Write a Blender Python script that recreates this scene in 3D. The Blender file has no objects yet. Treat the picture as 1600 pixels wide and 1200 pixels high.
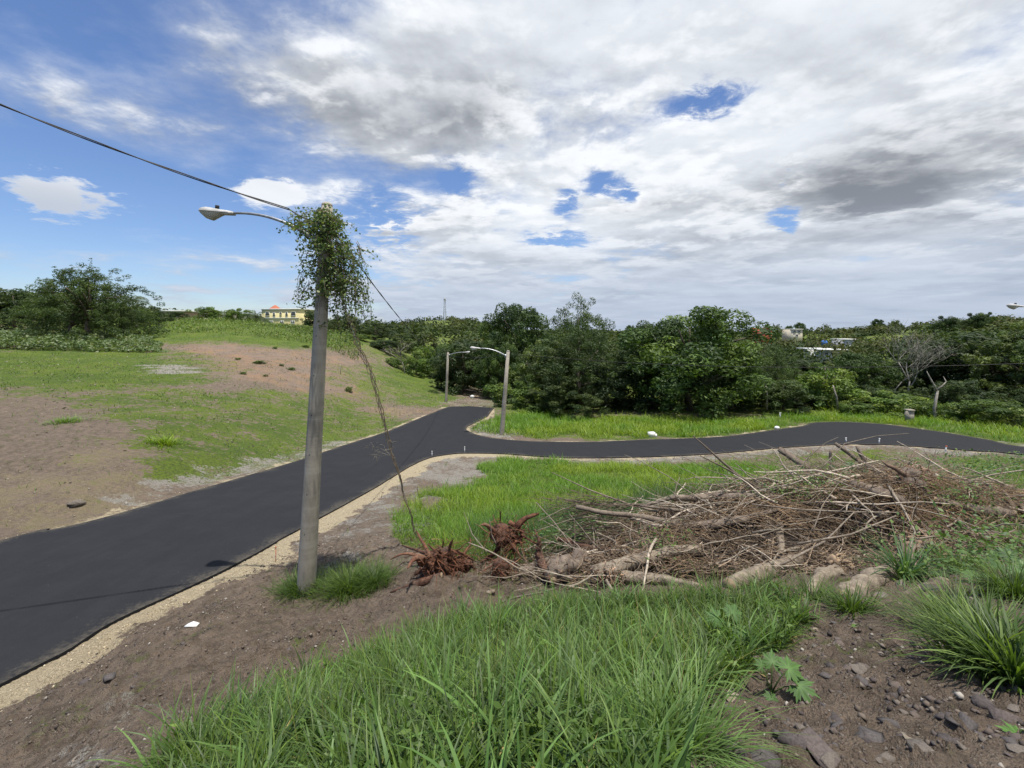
import bpy, math, random
import numpy as np
from mathutils import Vector, Matrix, geometry
random.seed(7); RNG = np.random.default_rng(11)
SC = bpy.context.scene
COL = SC.collection
PI = math.pi

# ------------------------------------------------------------------ camera
CZ, F, HOR = 5.2, 700.0, 510.0           # eye height over the road, focal length in px of a 1600 px wide picture, horizon row
cd = bpy.data.cameras.new('camera'); cam = bpy.data.objects.new('camera', cd); COL.objects.link(cam)
cam.location = (0, 0, CZ); cam.rotation_euler = (PI/2, 0, 0)
cd.sensor_width = 36; cd.lens = 36*F/1600; cd.shift_y = -(600-HOR)/1600
cd.clip_start = 0.1; cd.clip_end = 6000
SC.camera = cam
SC.render.resolution_x = 1024; SC.render.resolution_y = 768
SC.view_settings.view_transform = 'Standard'; SC.view_settings.look = 'None'
SC.view_settings.gamma = 1; SC.view_settings.exposure = 0.2
SC.view_settings.use_curve_mapping = False

# ------------------------------------------------------------------ node helper
class S:                                   # a socket with arithmetic
    def __init__(s, nt, o): s.nt = nt; s.o = o
    def _m(s, op, *a, clamp=False):
        n = s.nt.nodes.new('ShaderNodeMath'); n.operation = op; n.use_clamp = clamp
        for i, v in enumerate((s,)+a):
            if isinstance(v, S): s.nt.links.new(v.o, n.inputs[i])
            else: n.inputs[i].default_value = v
        return S(s.nt, n.outputs[0])
    def __add__(s, b): return s._m('ADD', b)
    def __radd__(s, b): return s._m('ADD', b)
    def __sub__(s, b): return s._m('SUBTRACT', b)
    def __rsub__(s, b): return (s*-1.0)+b
    def __mul__(s, b): return s._m('MULTIPLY', b)
    def __rmul__(s, b): return s._m('MULTIPLY', b)
    def __truediv__(s, b): return s._m('DIVIDE', b)
    def mx(s, b): return s._m('MAXIMUM', b)
    def mn(s, b): return s._m('MINIMUM', b)
    def f(s, op, *a): return s._m(op, *a)
    def ramp(s, a, b, lo=0.0, hi=1.0):
        n = s.nt.nodes.new('ShaderNodeMapRange'); n.interpolation_type = 'SMOOTHSTEP'
        s.nt.links.new(s.o, n.inputs[0])
        for i, v in ((1, a), (2, b), (3, lo), (4, hi)): n.inputs[i].default_value = v
        return S(s.nt, n.outputs[0])
def noise(nt, vec, scale, detail=4, rough=.5, dist=0.0, out=0):
    n = nt.nodes.new('ShaderNodeTexNoise'); n.inputs['Scale'].default_value = scale
    n.inputs['Detail'].default_value = detail; n.inputs['Roughness'].default_value = rough; n.inputs['Distortion'].default_value = dist
    nt.links.new(vec, n.inputs['Vector']); return S(nt, n.outputs[out])
def voro(nt, vec, scale, feature='F1', out=0, rnd=1.0):
    n = nt.nodes.new('ShaderNodeTexVoronoi'); n.feature = feature; n.inputs['Scale'].default_value = scale
    nt.links.new(vec, n.inputs['Vector']); return S(nt, n.outputs[out])
def mixc(nt, f, a, b, mode='MIX'):
    n = nt.nodes.new('ShaderNodeMix'); n.data_type = 'RGBA'; n.blend_type = mode
    for sock, v in ((n.inputs[0], f), (n.inputs[6], a), (n.inputs[7], b)):
        if isinstance(v, S): nt.links.new(v.o, sock)
        elif isinstance(v, (int, float)): sock.default_value = v
        else: sock.default_value = (*v, 1) if len(v) == 3 else v
    return S(nt, n.outputs[2])
def vmap(nt, vec, scale=(1, 1, 1), loc=(0, 0, 0), rot=(0, 0, 0)):
    n = nt.nodes.new('ShaderNodeMapping'); n.inputs['Scale'].default_value = scale
    n.inputs['Location'].default_value = loc; n.inputs['Rotation'].default_value = rot
    nt.links.new(vec, n.inputs[0]); return n.outputs[0]

# ------------------------------------------------------------------ sun and sky
SUN_TRAVEL = Vector((-0.62, 1.10, -7.39)).normalized()
sd = bpy.data.lights.new('sun', 'SUN'); sd.energy = 4.9; sd.angle = math.radians(.55); sd.color = (1, .955, .88)
sun = bpy.data.objects.new('sun', sd); COL.objects.link(sun)
sun.rotation_euler = SUN_TRAVEL.to_track_quat('-Z', 'Y').to_euler()
tos = -SUN_TRAVEL
w = bpy.data.worlds.new('World'); SC.world = w; w.use_nodes = True
nt = w.node_tree; nt.nodes.clear()
sky = nt.nodes.new('ShaderNodeTexSky'); sky.sky_type = 'NISHITA'; sky.sun_disc = False
sky.sun_elevation = math.asin(tos.z); sky.sun_rotation = math.atan2(tos.x, tos.y)
sky.air_density = 1.0; sky.dust_density = 0.3; sky.ozone_density = 2.5
tc = nt.nodes.new('ShaderNodeTexCoord'); D = tc.outputs['Generated']
sep = nt.nodes.new('ShaderNodeSeparateXYZ'); nt.links.new(D, sep.inputs[0])
dx, dy, dz = (S(nt, sep.outputs[i]) for i in range(3))
az = dx.f('ARCTAN2', dy); el = dz.f('ARCSINE')
den = dz.mx(0.0)+0.11
cmb = nt.nodes.new('ShaderNodeCombineXYZ')
nt.links.new((dx/den).o, cmb.inputs[0]); nt.links.new((dy/den).o, cmb.inputs[1]); cmb.inputs[2].default_value = 3.7
PV = cmb.outputs[0]
def pdir(px, py):
    return math.atan((px-800)/F), math.atan((HOR-py)/math.hypot(F, px-800))
jn = noise(nt, PV, 1.7, 5, .6) - .5; jn2 = noise(nt, vmap(nt, PV, loc=(9, 4, 2)), 1.7, 5, .6) - .5
def blob(px, py, rx, ry, sharp=1.0, j=.5, rot=0.0):     # a soft ellipse on the dome with a ragged edge
    a0, e0 = pdir(px, py); ca = math.cos(a0)
    wa, we = rx/F*ca*ca, ry/F*ca
    u = (az-a0+jn*(j*wa))/wa; v = (el-e0+jn2*(j*we))/we
    if rot: c, s_ = math.cos(rot), math.sin(rot); u, v = u*c+v*s_, v*c-u*s_
    r2 = u*u+v*v
    return (r2*-sharp).f('EXPONENT')
n1 = noise(nt, PV, 1.25, 10, .58, .15)
n2 = noise(nt, vmap(nt, PV, loc=(5.2, 1.7, 0)), 3.4, 9, .55, .2)
# coverage: solid towards the right, open towards the upper left
cov = az.ramp(-.62, -.12, -.16, .42)+az.ramp(.1, .6, 0, .2)
cov = cov + blob(560, 170, 330, 95, 1)*.42 + blob(860, 330, 260, 120, 1)*.1 + blob(450, 300, 75, 28, 1, .8)*.35
cov = cov + blob(250, 440, 360, 42, 1, .5, -.12)*.16 + el.ramp(.0, .13, .22, 0) + blob(170, 185, 190, 42, 1, .9)*.20 + blob(120, 395, 300, 20, 1, .4, -.16)*.26 + blob(330, 400, 170, 26, 1, .9)*.16
hf = noise(nt, vmap(nt, PV, loc=(2, 9, 4)), 7.5, 7, .65, .4)-.5; hm_ = 0.0
for bx_, by_, rx_, ry_, k in ((1108, 158, 46, 18, .55), (942, 288, 19, 15, .8), (985, 305, 13, 10, .7), (885, 318, 15, 14, .6), (1226, 345, 17, 17, .75),
                           (865, 376, 34, 10, .6), (715, 282, 20, 15, .4), (1230, 265, 16, 20, .3), (590, 345, 40, 30, .35)):
    bl = blob(bx_, by_, rx_*1.35, ry_*1.35, 1, .9); hm_ = bl + hm_; cov = cov - bl*(k*.92)
dens = (n1-.5)*1.5 + (n2-.5)*.5 + cov + hf*(hm_*2.9+.35)
up_ = vmap(nt, PV, scale=(.955, .955, 1), loc=(.02, -.01, 0)); n1u = noise(nt, up_, 1.25, 6, .58, .15); n2u = noise(nt, vmap(nt, up_, loc=(5.2, 1.7, 0)), 3.4, 5, .55, .2)
relief = ((n1-n1u)*2.4+(n2-n2u)*.7)*el.ramp(.05, .3, .3, 1)
n4c = noise(nt, vmap(nt, PV, loc=(3, 2, 8)), 4.2, 6, .6, .2); veil = dens.ramp(-.05, .55)                       # thin high cloud
body = dens.ramp(.08, .50)
cum = (blob(92, 302, 112, 38, 1.0, 1.2)+hf*1.1+(n4c-.5)*1.0-.34).ramp(.06, .36)    # the single cumulus in the blue on the left
cum2 = (blob(430, 302, 76, 30, 1.0, 1.2)+hf*1.1+(n4c-.5)*.9-.34).ramp(.06, .36)
mask = body.mx(cum).mx(cum2).mx(veil*.62)
# brightness: thick parts go grey underneath
n3 = noise(nt, vmap(nt, PV, loc=(1, 7, 3)), 2.2, 9, .6, .3)
n4 = noise(nt, vmap(nt, PV, loc=(3, 2, 8), scale=(1, 1.6, 1)), 6.5, 7, .55, .3)
grey = blob(590, 200, 300, 85, .8, .7)*.8 + blob(1500, 255, 220, 95, .8, .7)*.85 + blob(1340, 310, 90, 60, 1, .8)*.75 + blob(745, 190, 90, 80, 1, .7)*.4 + blob(1060, 375, 170, 50, 1, .9)*.55 + blob(990, 400, 150, 22, 1, .9)*.25 + blob(720, 340, 110, 40, 1, 1)*.25
bright = blob(1120, 250, 190, 80, 1, .8)*.5 + blob(930, 392, 70, 22, 1, .8)*.55 + blob(1380, 450, 90, 16, 1, .6)*.4 + blob(1270, 200, 130, 50, 1, .8)*.3 + blob(840, 330, 70, 50, 1, .8)*.35
lowf = noise(nt, vmap(nt, PV, loc=(6, 3, 1), scale=(1, 1.25, 1)), .9, 5, .5, .3)
gsum = ((lowf-.5)*2.6 + (n3-.5)*1.1 + (n4-.5)*.35 + grey*.95 - bright*.9 + (dens-.55)*.45 + .16)
g = (gsum-relief*1.3).ramp(-.40, 1.85)
edge = cum.mx(cum2)
cl = mixc(nt, g, (.74, .78, .835), (.22, .24, .275))
lit = (dens.ramp(.22, .46)*dens.ramp(.95, .5)*(n2+relief*.8).ramp(.42, .70)); cl = mixc(nt, lit*.8, cl, (.90, .92, .95))   # sunlit rims of the billows
cl = mixc(nt, edge*.75, cl, (.80, .83, .88))
cl = mixc(nt, (cum*(el.ramp(.185, .26, .8, 0))), cl, (.45, .50, .59))
cl = mixc(nt, el.ramp(.02, .26, .72, .0), cl, (.38, .46, .60))       # distant cloud takes the colour of the air
# clear sky, a little deeper aloft as the photograph has it
bg1 = nt.nodes.new('ShaderNodeBackground'); bg1.inputs[1].default_value = 0.112
nt.links.new(mixc(nt, 1.0, S(nt, sky.outputs[0]), (.85, .93, 1.12), 'MULTIPLY').o, bg1.inputs[0])
bg2 = nt.nodes.new('ShaderNodeBackground'); bg2.inputs[1].default_value = 0.98; nt.links.new(cl.o, bg2.inputs[0])
ms = nt.nodes.new('ShaderNodeMixShader'); nt.links.new(mask.o, ms.inputs[0])
nt.links.new(bg1.outputs[0], ms.inputs[1]); nt.links.new(bg2.outputs[0], ms.inputs[2])
wo = nt.nodes.new('ShaderNodeOutputWorld'); nt.links.new(ms.outputs[0], wo.inputs[0])
w.cycles.sampling_method = 'MANUAL'; w.cycles.sample_map_resolution = 512

# ------------------------------------------------------------------ maths: noise, profile, road, terrain
def _h(ix, iy, s):
    n = (ix*374761393+iy*668265263+s*1274126177) & 0x7fffffff
    n = ((n ^ (n >> 13))*1274126177) & 0x7fffffff
    return ((n ^ (n >> 16)) & 0xffff)/65535.0
def vnoise(x, y, s=0):
    x = np.asarray(x, float); y = np.asarray(y, float)
    ix = np.floor(x).astype(np.int64); iy = np.floor(y).astype(np.int64); fx = x-ix; fy = y-iy
    fx = fx*fx*(3-2*fx); fy = fy*fy*(3-2*fy)
    a, b, c, d = _h(ix, iy, s), _h(ix+1, iy, s), _h(ix, iy+1, s), _h(ix+1, iy+1, s)
    return a+(b-a)*fx+(c-a)*fy+(a-b-c+d)*fx*fy
def fbm(x, y, sc=1.0, o=4, s=0, r=.5):
    t = 0; a = 1; n = 0
    for i in range(o):
        t = t+a*vnoise(np.asarray(x)*sc+13.7*i, np.asarray(y)*sc-7.3*i, s+i); n += a; a *= r; sc *= 2.03
    return t/n
def sstep(x, a, b):
    t = np.clip((np.asarray(x, float)-a)/(b-a), 0, 1); return t*t*(3-2*t)
_PY = np.array([-60, 6, 10, 14, 20, 27, 31, 38, 48, 70, 2000.]); _PZ = np.array([.1, .03, -.03, -.45, -1.19, -2.02, -2.44, -2.85, -3.2, -3.7, -3.7])
_gy = np.linspace(-60, 200, 5201); _gz = np.interp(_gy, _PY, _PZ); _k = np.hanning(61); _k /= _k.sum()
_gz = np.convolve(np.pad(_gz, 30, 'edge'), _k, 'valid')
def P(Y): return np.interp(Y, _gy, _gz)
def onP(px, py, lift=0):                  # pixel to a point on the road profile
    px, py = float(px), float(py); lo, hi = .5, 400.
    for _ in range(60):
        m = (lo+hi)/2
        if CZ-(py-HOR)/F*m > P(m): lo = m
        else: hi = m
    return ((px-800)/F*lo, lo)
left_px = [(0, 847), (75, 831), (150, 814), (230, 791), (312, 766), (395, 742), (478, 717), (506, 707), (560, 689), (609, 673), (655, 654), (700, 636)]
end_px = [(735, 635), (772, 638)]
far_px = [(762, 651), (738, 663), (730, 668), (730, 673), (750, 681), (794, 688), (859, 691), (930, 691), (1000, 688), (1112, 684), (1170, 678), (1217, 671), (1255, 666), (1270, 661), (1319, 660), (1375, 663), (1430, 670), (1487, 678), (1545, 688), (1600, 699)]
near_px = [(1600, 711), (1506, 704), (1412, 697), (1360, 695), (1319, 695), (1225, 700), (1112, 710), (1000, 715), (881, 716), (787, 710), (725, 709), (700, 711), (672, 716), (640, 730), (600, 755), (546, 786), (498, 812), (450, 838), (400, 867), (337, 900), (250, 940), (169, 979), (94, 1027), (0, 1074)]
def smoothline(pts, sub=4):
    out = []
    for i in range(len(pts)-1):
        p0 = np.array(pts[max(i-1, 0)]); p1 = np.array(pts[i]); p2 = np.array(pts[i+1]); p3 = np.array(pts[min(i+2, len(pts)-1)])
        for k in range(sub):
            t = k/sub
            out.append(tuple(.5*((2*p1)+(p2-p0)*t+(2*p0-5*p1+4*p2-p3)*t*t+(3*p1-p0-3*p2+p3)*t**3)))
    out.append(tuple(pts[-1])); return out
Lw = [onP(*p) for p in left_px]; Ew = [onP(*p) for p in end_px]; Fw = [onP(*p) for p in far_px]; Nw = [onP(*p) for p in near_px]
Lw = [(-17.5, -12), (-14.6, 2.)]+Lw; Nw = Nw+[(-9.4, 1.), (-12.2, -12)]
Fw = Fw+[(32.5, 21.5), (38, 13), (44, 5)]; Nw = [(39, 1.5), (33, 9.5), (28.6, 18.5)]+Nw
ROAD = smoothline(Lw)+Ew+smoothline(Fw)+smoothline(Nw)
ROAD = np.array([p for i, p in enumerate(ROAD) if i == 0 or math.dist(p, ROAD[i-1]) > .02])
def segdist(X, Y, poly, closed=True):
    X = np.asarray(X, float); Y = np.asarray(Y, float); best = np.full(X.shape, 1e9)
    n = len(poly)
    for i in range(n if closed else n-1):
        ax, ay = poly[i]; bx, by = poly[(i+1) % n]; vx, vy = bx-ax, by-ay; L2 = vx*vx+vy*vy+1e-12
        t = np.clip(((X-ax)*vx+(Y-ay)*vy)/L2, 0, 1)
        best = np.minimum(best, (X-ax-t*vx)**2+(Y-ay-t*vy)**2)
    return np.sqrt(best)
def inpoly(X, Y, poly):
    X = np.asarray(X, float); Y = np.asarray(Y, float); c = np.zeros(X.shape, bool); n = len(poly); j = n-1
    for i in range(n):
        xi, yi = poly[i]; xj, yj = poly[j]
        if yi != yj: c ^= ((yi > Y) != (yj > Y)) & (X < (xj-xi)*(Y-yi)/(yj-yi)+xi)
        j = i
    return c
def roadd(X, Y):                          # signed distance to the road edge, negative on the road
    X = np.asarray(X, float); Y = np.asarray(Y, float)
    d = np.full(X.shape, 60.0); m = (np.abs(X) < 95) & (Y > -30) & (Y < 95)
    if m.any():
        dd = segdist(X[m], Y[m], ROAD); dd[inpoly(X[m], Y[m], ROAD)] *= -1; d[m] = dd
    return d
ctl = []                                  # world control points (X, Y, Z)
def cp(px, py, Y): ctl.append(((px-800)/F*Y, Y, CZ-(py-HOR)/F*Y))
for t in [(800, 1200, 1.9), (240, 1200, 3.4), (0, 1200, 4.9), (100, 1130, 5.3), (300, 1050, 5.6), (300, 960, 7.3), (450, 1000, 6.3), (600, 1000, 5.9),
          (480, 932, 8.6), (400, 925, 8.5), (600, 925, 8.35), (690, 908, 7.5), (650, 915, 7.6), (740, 922, 7.3), (700, 965, 6.3), (800, 1000, 5), (560, 860, 9.9), (640, 850, 10.2),
          (500, 1100, 4.2), (640, 1100, 3.7), (1000, 1100, 3), (1000, 1000, 4.4), (1000, 930, 6.0), (1200, 1000, 4.2), (1250, 940, 5.3), (1250, 1100, 2.9),
          (1400, 1000, 3.9), (1400, 940, 4.9), (1400, 1150, 2.4), (1600, 1200, 2.0), (1600, 1050, 3), (1600, 950, 4.3), (1600, 890, 5.6),
          (950, 915, 6.9), (1150, 905, 6.5), (1300, 905, 6.3),
          (0, 750, 14.5), (0, 650, 22), (0, 600, 31), (0, 550, 48), (0, 526, 65), (100, 700, 17), (150, 650, 23), (150, 600, 33), (150, 540, 56),
          (250, 700, 18.5), (250, 650, 24), (250, 600, 35), (250, 550, 54), (250, 515, 80), (350, 700, 21.5), (350, 650, 28), (350, 600, 38), (350, 560, 50), (350, 525, 66),
          (330, 500, 85), (420, 509, 92), (480, 518, 90), (445, 513, 100), (450, 650, 32), (450, 600, 43), (450, 560, 56), (450, 527, 72), (520, 560, 64), (540, 530, 80), (560, 600, 53), (560, 640, 43),
          (600, 575, 72), (650, 620, 54), (620, 548, 95), (250, 503, 110), (100, 500, 120), (330, 498, 108), (440, 513, 130), (1600, 760, 19), (1600, 730, 21.7)]: cp(*t)
ctl += [(3.5, 9, .85), (6, 9, 1.15), (1.6, 9, .55), (8.5, 9, 1.25), (10, 7.5, 1.6), (0, 9.5, .4), (2, 13, -.25), (5, 13, -.1), (9, 13, 0), (4, 18, -.95), (14, 13, .1), (-1.5, 14, -.4), (-1, 20, -1.25), (2, 20.5, -1.3), (10, 19, -1.1), (0, 24, -1.7), (14, 21, -1.4), (25, 20, -1.3), (35, 16, -.6),
        (0, 0, 3.55), (1.2, .8, 3.5), (-1.5, .8, 3.2), (0, -8, 3.6), (10, -5, 3.5), (8, 2, 3.2), (14, 6, 2.2), (-5, -2, 1.9), (-8, -8, 1.0), (20, -10, 3), (40, -30, 3), (-40, -30, 1.5), (-40, 0, 1.2), (-30, 12, .7), (0, -60, 3),
        (0, 43, -3.1), (12, 43, -3.1), (30, 45, -3.2), (45, 38, -2.9), (60, 30, -2), (0, 60, -4.2), (25, 62, -4.4), (50, 60, -4.0), (80, 60, -2.5), (-5, 80, -5), (40, 90, -5.5), (100, 90, -2),
        (0, 130, -6.5), (60, 130, -7), (130, 130, -2), (-20, 110, -3), (-60, 170, 2), (-130, 150, 7), (-120, 90, 6.5), (-90, 60, 4.5), (-160, 250, 8),
        (0, 220, -6), (100, 230, -6), (190, 210, -1.5), (215, 200, 5.5), (240, 200, 8.5), (300, 200, 12), (-60, 260, 0), (-100, 350, 3), (-85, 450, 11.0), (-40, 450, 9), (-130, 450, 6.), (50, 430, -1), (120, 400, -3), (220, 400, -3.2), (330, 400, -2.6), (420, 400, 1), (-250, 450, 7), (-420, 300, 9), (-400, 0, 4), (400, 0, 6), (0, -400, 4),
        (0, 900, -12), (-500, 900, -12), (600, 900, -12), (900, 300, 0), (-900, 300, 0), (0, -900, 0)]
ctl = np.array(ctl)
def warp(X, Y): return np.arcsinh(np.asarray(X)/4.), np.arcsinh(np.asarray(Y)/4.)
_cu, _cv = warp(ctl[:, 0], ctl[:, 1]); _cr = ctl[:, 2]-P(ctl[:, 1])
def _phi(r2): return np.sqrt(r2+.03)
_A = _phi((_cu[:, None]-_cu)**2+(_cv[:, None]-_cv)**2)+np.eye(len(_cu))*-.012
_wt = np.linalg.solve(_A, _cr-_cr.mean()); _c0 = _cr.mean()
def H0(X, Y):
    X = np.asarray(X, float); Y = np.asarray(Y, float); sh = X.shape; u, v = warp(X.ravel(), Y.ravel()); r = np.full(u.shape, _c0)
    for i in range(len(_cu)): r += _wt[i]*_phi((u-_cu[i])**2+(v-_cv[i])**2)
    return r.reshape(sh)
def H(X, Y, rd=None):                     # the height of the ground everywhere
    X = np.asarray(X, float); Y = np.asarray(Y, float)
    if rd is None: rd = roadd(X, Y)
    R = np.hypot(X, Y); k = sstep(rd, .05+.011*R, 1.7+.045*R)
    z = P(Y)+H0(X, Y)*k
    z = z+k*((fbm(X, Y, .35, 3, 5)-.5)*.22*sstep(R, 3, 14)+(fbm(X, Y, .05, 3, 9)-.5)*1.0*sstep(R, 60, 160)+(fbm(X, Y, .015, 3, 19)-.5)*5*sstep(R, 150, 300))
    return z
def Hs(x, y): return float(H(np.array([x]), np.array([y]))[0])
def hit(px, py):                          # pixel to the first ground point behind it
    Ys = np.geomspace(1.3, 700, 500); X = (px-800)/F*Ys; zr = CZ-(py-HOR)/F*Ys
    b = H(X, Ys) >= zr; i = int(np.argmax(b)) if b.any() else 400
    a, c = Ys[max(i-1, 0)], Ys[i]
    Ys = np.linspace(a, c, 12); X = (px-800)/F*Ys; b = H(X, Ys) >= CZ-(py-HOR)/F*Ys; j = int(np.argmax(b)) if b.any() else 6
    y = Ys[j]; x = (px-800)/F*y
    return Vector((x, y, Hs(x, y)))
def at(px, py, Y): return Vector(((px-800)/F*Y, Y, CZ-(py-HOR)/F*Y))
def proj(X, Y, Z): return 800+F*X/np.maximum(Y, .3), HOR+F*(CZ-Z)/np.maximum(Y, .3)

# ------------------------------------------------------------------ mesh and object helpers
def mesh_np(name, V, Fq=None, Ft=None, smooth=False, colr=None, mats=()):
    me = bpy.data.meshes.new(name); V = np.asarray(V, np.float32)
    nq = 0 if Fq is None else len(Fq); ntr = 0 if Ft is None else len(Ft)
    me.vertices.add(len(V)); me.vertices.foreach_set('co', V.ravel())
    idx = []; 
    if nq: idx.append(np.asarray(Fq, np.int32).ravel())
    if ntr: idx.append(np.asarray(Ft, np.int32).ravel())
    idx = np.concatenate(idx); me.loops.add(len(idx)); me.loops.foreach_set('vertex_index', idx)
    me.polygons.add(nq+ntr)
    st = np.concatenate([np.arange(nq)*4, nq*4+np.arange(ntr)*3]).astype(np.int32)
    me.polygons.foreach_set('loop_start', st)
    if smooth: me.polygons.foreach_set('use_smooth', np.ones(nq+ntr, bool))
    me.update(calc_edges=True)
    if colr is not None:
        for nm, c in colr.items():
            a = me.color_attributes.new(nm, 'FLOAT_COLOR', 'POINT'); c = np.asarray(c, np.float32)
            if c.shape[1] == 3: c = np.hstack([c, np.ones((len(c), 1), np.float32)])
            a.data.foreach_set('color', c.ravel())
    for m in mats: me.materials.append(m)
    return me
def link(name, me, parent=None, label=None, cat=None, group=None, kind=None, loc=None):
    o = bpy.data.objects.new(name, me); COL.objects.link(o)
    if parent is not None: o.parent = parent
    if loc is not None: o.location = loc
    if label: o['label'] = label
    if cat: o['category'] = cat
    if group: o['group'] = group
    if kind: o['kind'] = kind
    return o
def thing(name, label, cat, loc=(0, 0, 0), rz=0, group=None):
    o = link(name, None, None, label, cat, group, None, loc); o.rotation_euler = (0, 0, rz); return o
class MB:                                 # collects pieces into one mesh
    def __init__(s): s.v = []; s.q = []; s.t = []; s.c = []; s.n = 0
    def add(s, V, Q=None, T=None, col=(1, 1, 1)):
        V = np.asarray(V, float).reshape(-1, 3)
        if Q is not None and len(Q): s.q.append(np.asarray(Q, int)+s.n)
        if T is not None and len(T): s.t.append(np.asarray(T, int)+s.n)
        s.v.append(V); c = np.asarray(col, float)
        s.c.append(np.broadcast_to(c, (len(V), 3)) if c.ndim == 1 else c); s.n += len(V)
    def box(s, c, d, rot=0.0, col=(1, 1, 1)):
        x, y, z = d[0]/2, d[1]/2, d[2]/2
        V = np.array([(a*x, b*y, e*z) for a in (-1, 1) for b in (-1, 1) for e in (-1, 1)])
        cs, sn = math.cos(rot), math.sin(rot); V = np.stack([V[:, 0]*cs-V[:, 1]*sn, V[:, 0]*sn+V[:, 1]*cs, V[:, 2]], 1)+np.array(c)
        s.add(V, [(0, 1, 3, 2), (4, 6, 7, 5), (0, 4, 5, 1), (2, 3, 7, 6), (0, 2, 6, 4), (1, 5, 7, 3)], col=col)
    def tube(s, pts, rad, n=6, cap=True, rough=0.0, col=(1, 1, 1), twist=0.0, flat=1.0, ph=0.0):
        p = np.array([tuple(q) for q in pts], float); m = len(p)
        r = np.broadcast_to(np.asarray(rad, float), (m,)) if np.ndim(rad) == 0 else np.asarray(rad, float)
        t = np.gradient(p, axis=0); t /= np.linalg.norm(t, axis=1)[:, None]+1e-9
        up = np.array([0, 0, 1.]) if abs(t[:, 2]).mean() < .8 else np.array([1., 0, 0])
        a = np.cross(t, up); a /= np.linalg.norm(a, axis=1)[:, None]+1e-9; b = np.cross(t, a)
        th = np.arange(n)/n*2*PI; th = th[None, :]+np.arange(m)[:, None]*twist+ph
        if rough < 0:                      # knotty wood: lumps, ridges along the grain, flared knots
            L_ = np.concatenate([[0], np.cumsum(np.linalg.norm(np.diff(p, axis=0), axis=1))])[:, None]; sd_ = float(RNG.random()*90)
            cx_, cy_ = np.cos(th)*1.6+sd_, np.sin(th)*1.6; g_ = fbm(cx_+L_*1.1, cy_+L_*.35, 1.0, 3, 5)-.5; kn = np.maximum(fbm(cx_*1.3+L_*4, cy_*1.3-L_*3, 1.1, 2, 15)-.66, 0)
            rr = r[:, None]*(1+g_*.9*-rough+kn*1.6+(fbm(cx_*4, cy_*4+L_*.8, 1, 2, 8)-.5)*.25+(RNG.random((m, n))-.5)*.04)
            rr[0] *= RNG.uniform(.75, 1.1, n); rr[-1] *= RNG.uniform(.45, 1.1, n); p = p.copy(); 
        else: rr = r[:, None]*(1+(RNG.random((m, n))-.5)*2*rough)
        V = p[:, None]+(a[:, None]*np.cos(th)[..., None]+b[:, None]*np.sin(th)[..., None]*flat)*rr[..., None]
        V = V.reshape(-1, 3); Q = []
        for i in range(m-1):
            for k in range(n): Q.append((i*n+k, i*n+(k+1) % n, (i+1)*n+(k+1) % n, (i+1)*n+k))
        T = []
        if cap:
            V = np.vstack([V, p[0], p[-1]]); e0, e1 = m*n, m*n+1
            for k in range(n): T += [(e0, (k+1) % n, k), (e1, (m-1)*n+k, (m-1)*n+(k+1) % n)]
        s.add(V, Q, T, col)
    def build(s, name, mat, parent=None, smooth=False, **k):
        me = mesh_np(name, np.vstack(s.v), np.vstack(s.q) if s.q else None, np.vstack(s.t) if s.t else None, smooth, {'Col': np.vstack(s.c)}, (mat,))
        return link(name, me, parent, **k)
def ellipsoid(mb, c, r, n=10, m=7, nz=0.0, col=(1, 1, 1), seed=0, zmin=-1):
    V = []; Q = []
    for i in range(m+1):
        ph = PI*i/m
        for k in range(n):
            th = 2*PI*k/n; d = (math.sin(ph)*math.cos(th), math.sin(ph)*math.sin(th), max(math.cos(ph), zmin))
            f = 1+nz*(2*float(vnoise(d[0]*2.3+seed*7.1+9, d[1]*2.3+d[2]*3.1+seed, 3))-1)
            V.append((c[0]+d[0]*r[0]*f, c[1]+d[1]*r[1]*f, c[2]+d[2]*r[2]*f))
    for i in range(m):
        for k in range(n): Q.append((i*n+k, (i+1)*n+k, (i+1)*n+(k+1) % n, i*n+(k+1) % n))
    mb.add(V, Q, col=col)

# ------------------------------------------------------------------ materials
def newmat(name):
    m = bpy.data.materials.new(name); m.use_nodes = True; nt = m.node_tree
    b = nt.nodes['Principled BSDF']; return m, nt, b
def bump(nt, b, h, strength=.5, dist=.02):
    n = nt.nodes.new('ShaderNodeBump'); n.inputs['Strength'].default_value = strength; n.inputs['Distance'].default_value = dist
    nt.links.new(h.o, n.inputs['Height']); nt.links.new(n.outputs[0], b.inputs['Normal'])
def pos(nt): return nt.nodes.new('ShaderNodeNewGeometry').outputs['Position']
def objc(nt): return nt.nodes.new('ShaderNodeTexCoord').outputs['Object']
def attr(nt, name, out=0):
    n = nt.nodes.new('ShaderNodeAttribute'); n.attribute_name = name; return S(nt, n.outputs[out])
def simple(name, c, rough=.7, c2=None, sc=6, bs=.3, bd=.01, metal=0, local=True, usecol=False, spec=.4):
    m, nt, b = newmat(name); v = objc(nt) if local else pos(nt)
    n = noise(nt, v, sc, 6, .6); c2 = c2 or tuple(x*.7 for x in c)
    k = mixc(nt, n.ramp(.35, .65), c, c2)
    if usecol: k = mixc(nt, 1.0, k, attr(nt, 'Col'), 'MULTIPLY')
    nt.links.new(k.o, b.inputs['Base Color']); b.inputs['Roughness'].default_value = rough; b.inputs['Metallic'].default_value = metal
    b.inputs['Specular IOR Level'].default_value = spec
    if bs: bump(nt, b, noise(nt, v, sc*5, 6, .65), bs, bd)
    return m
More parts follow.
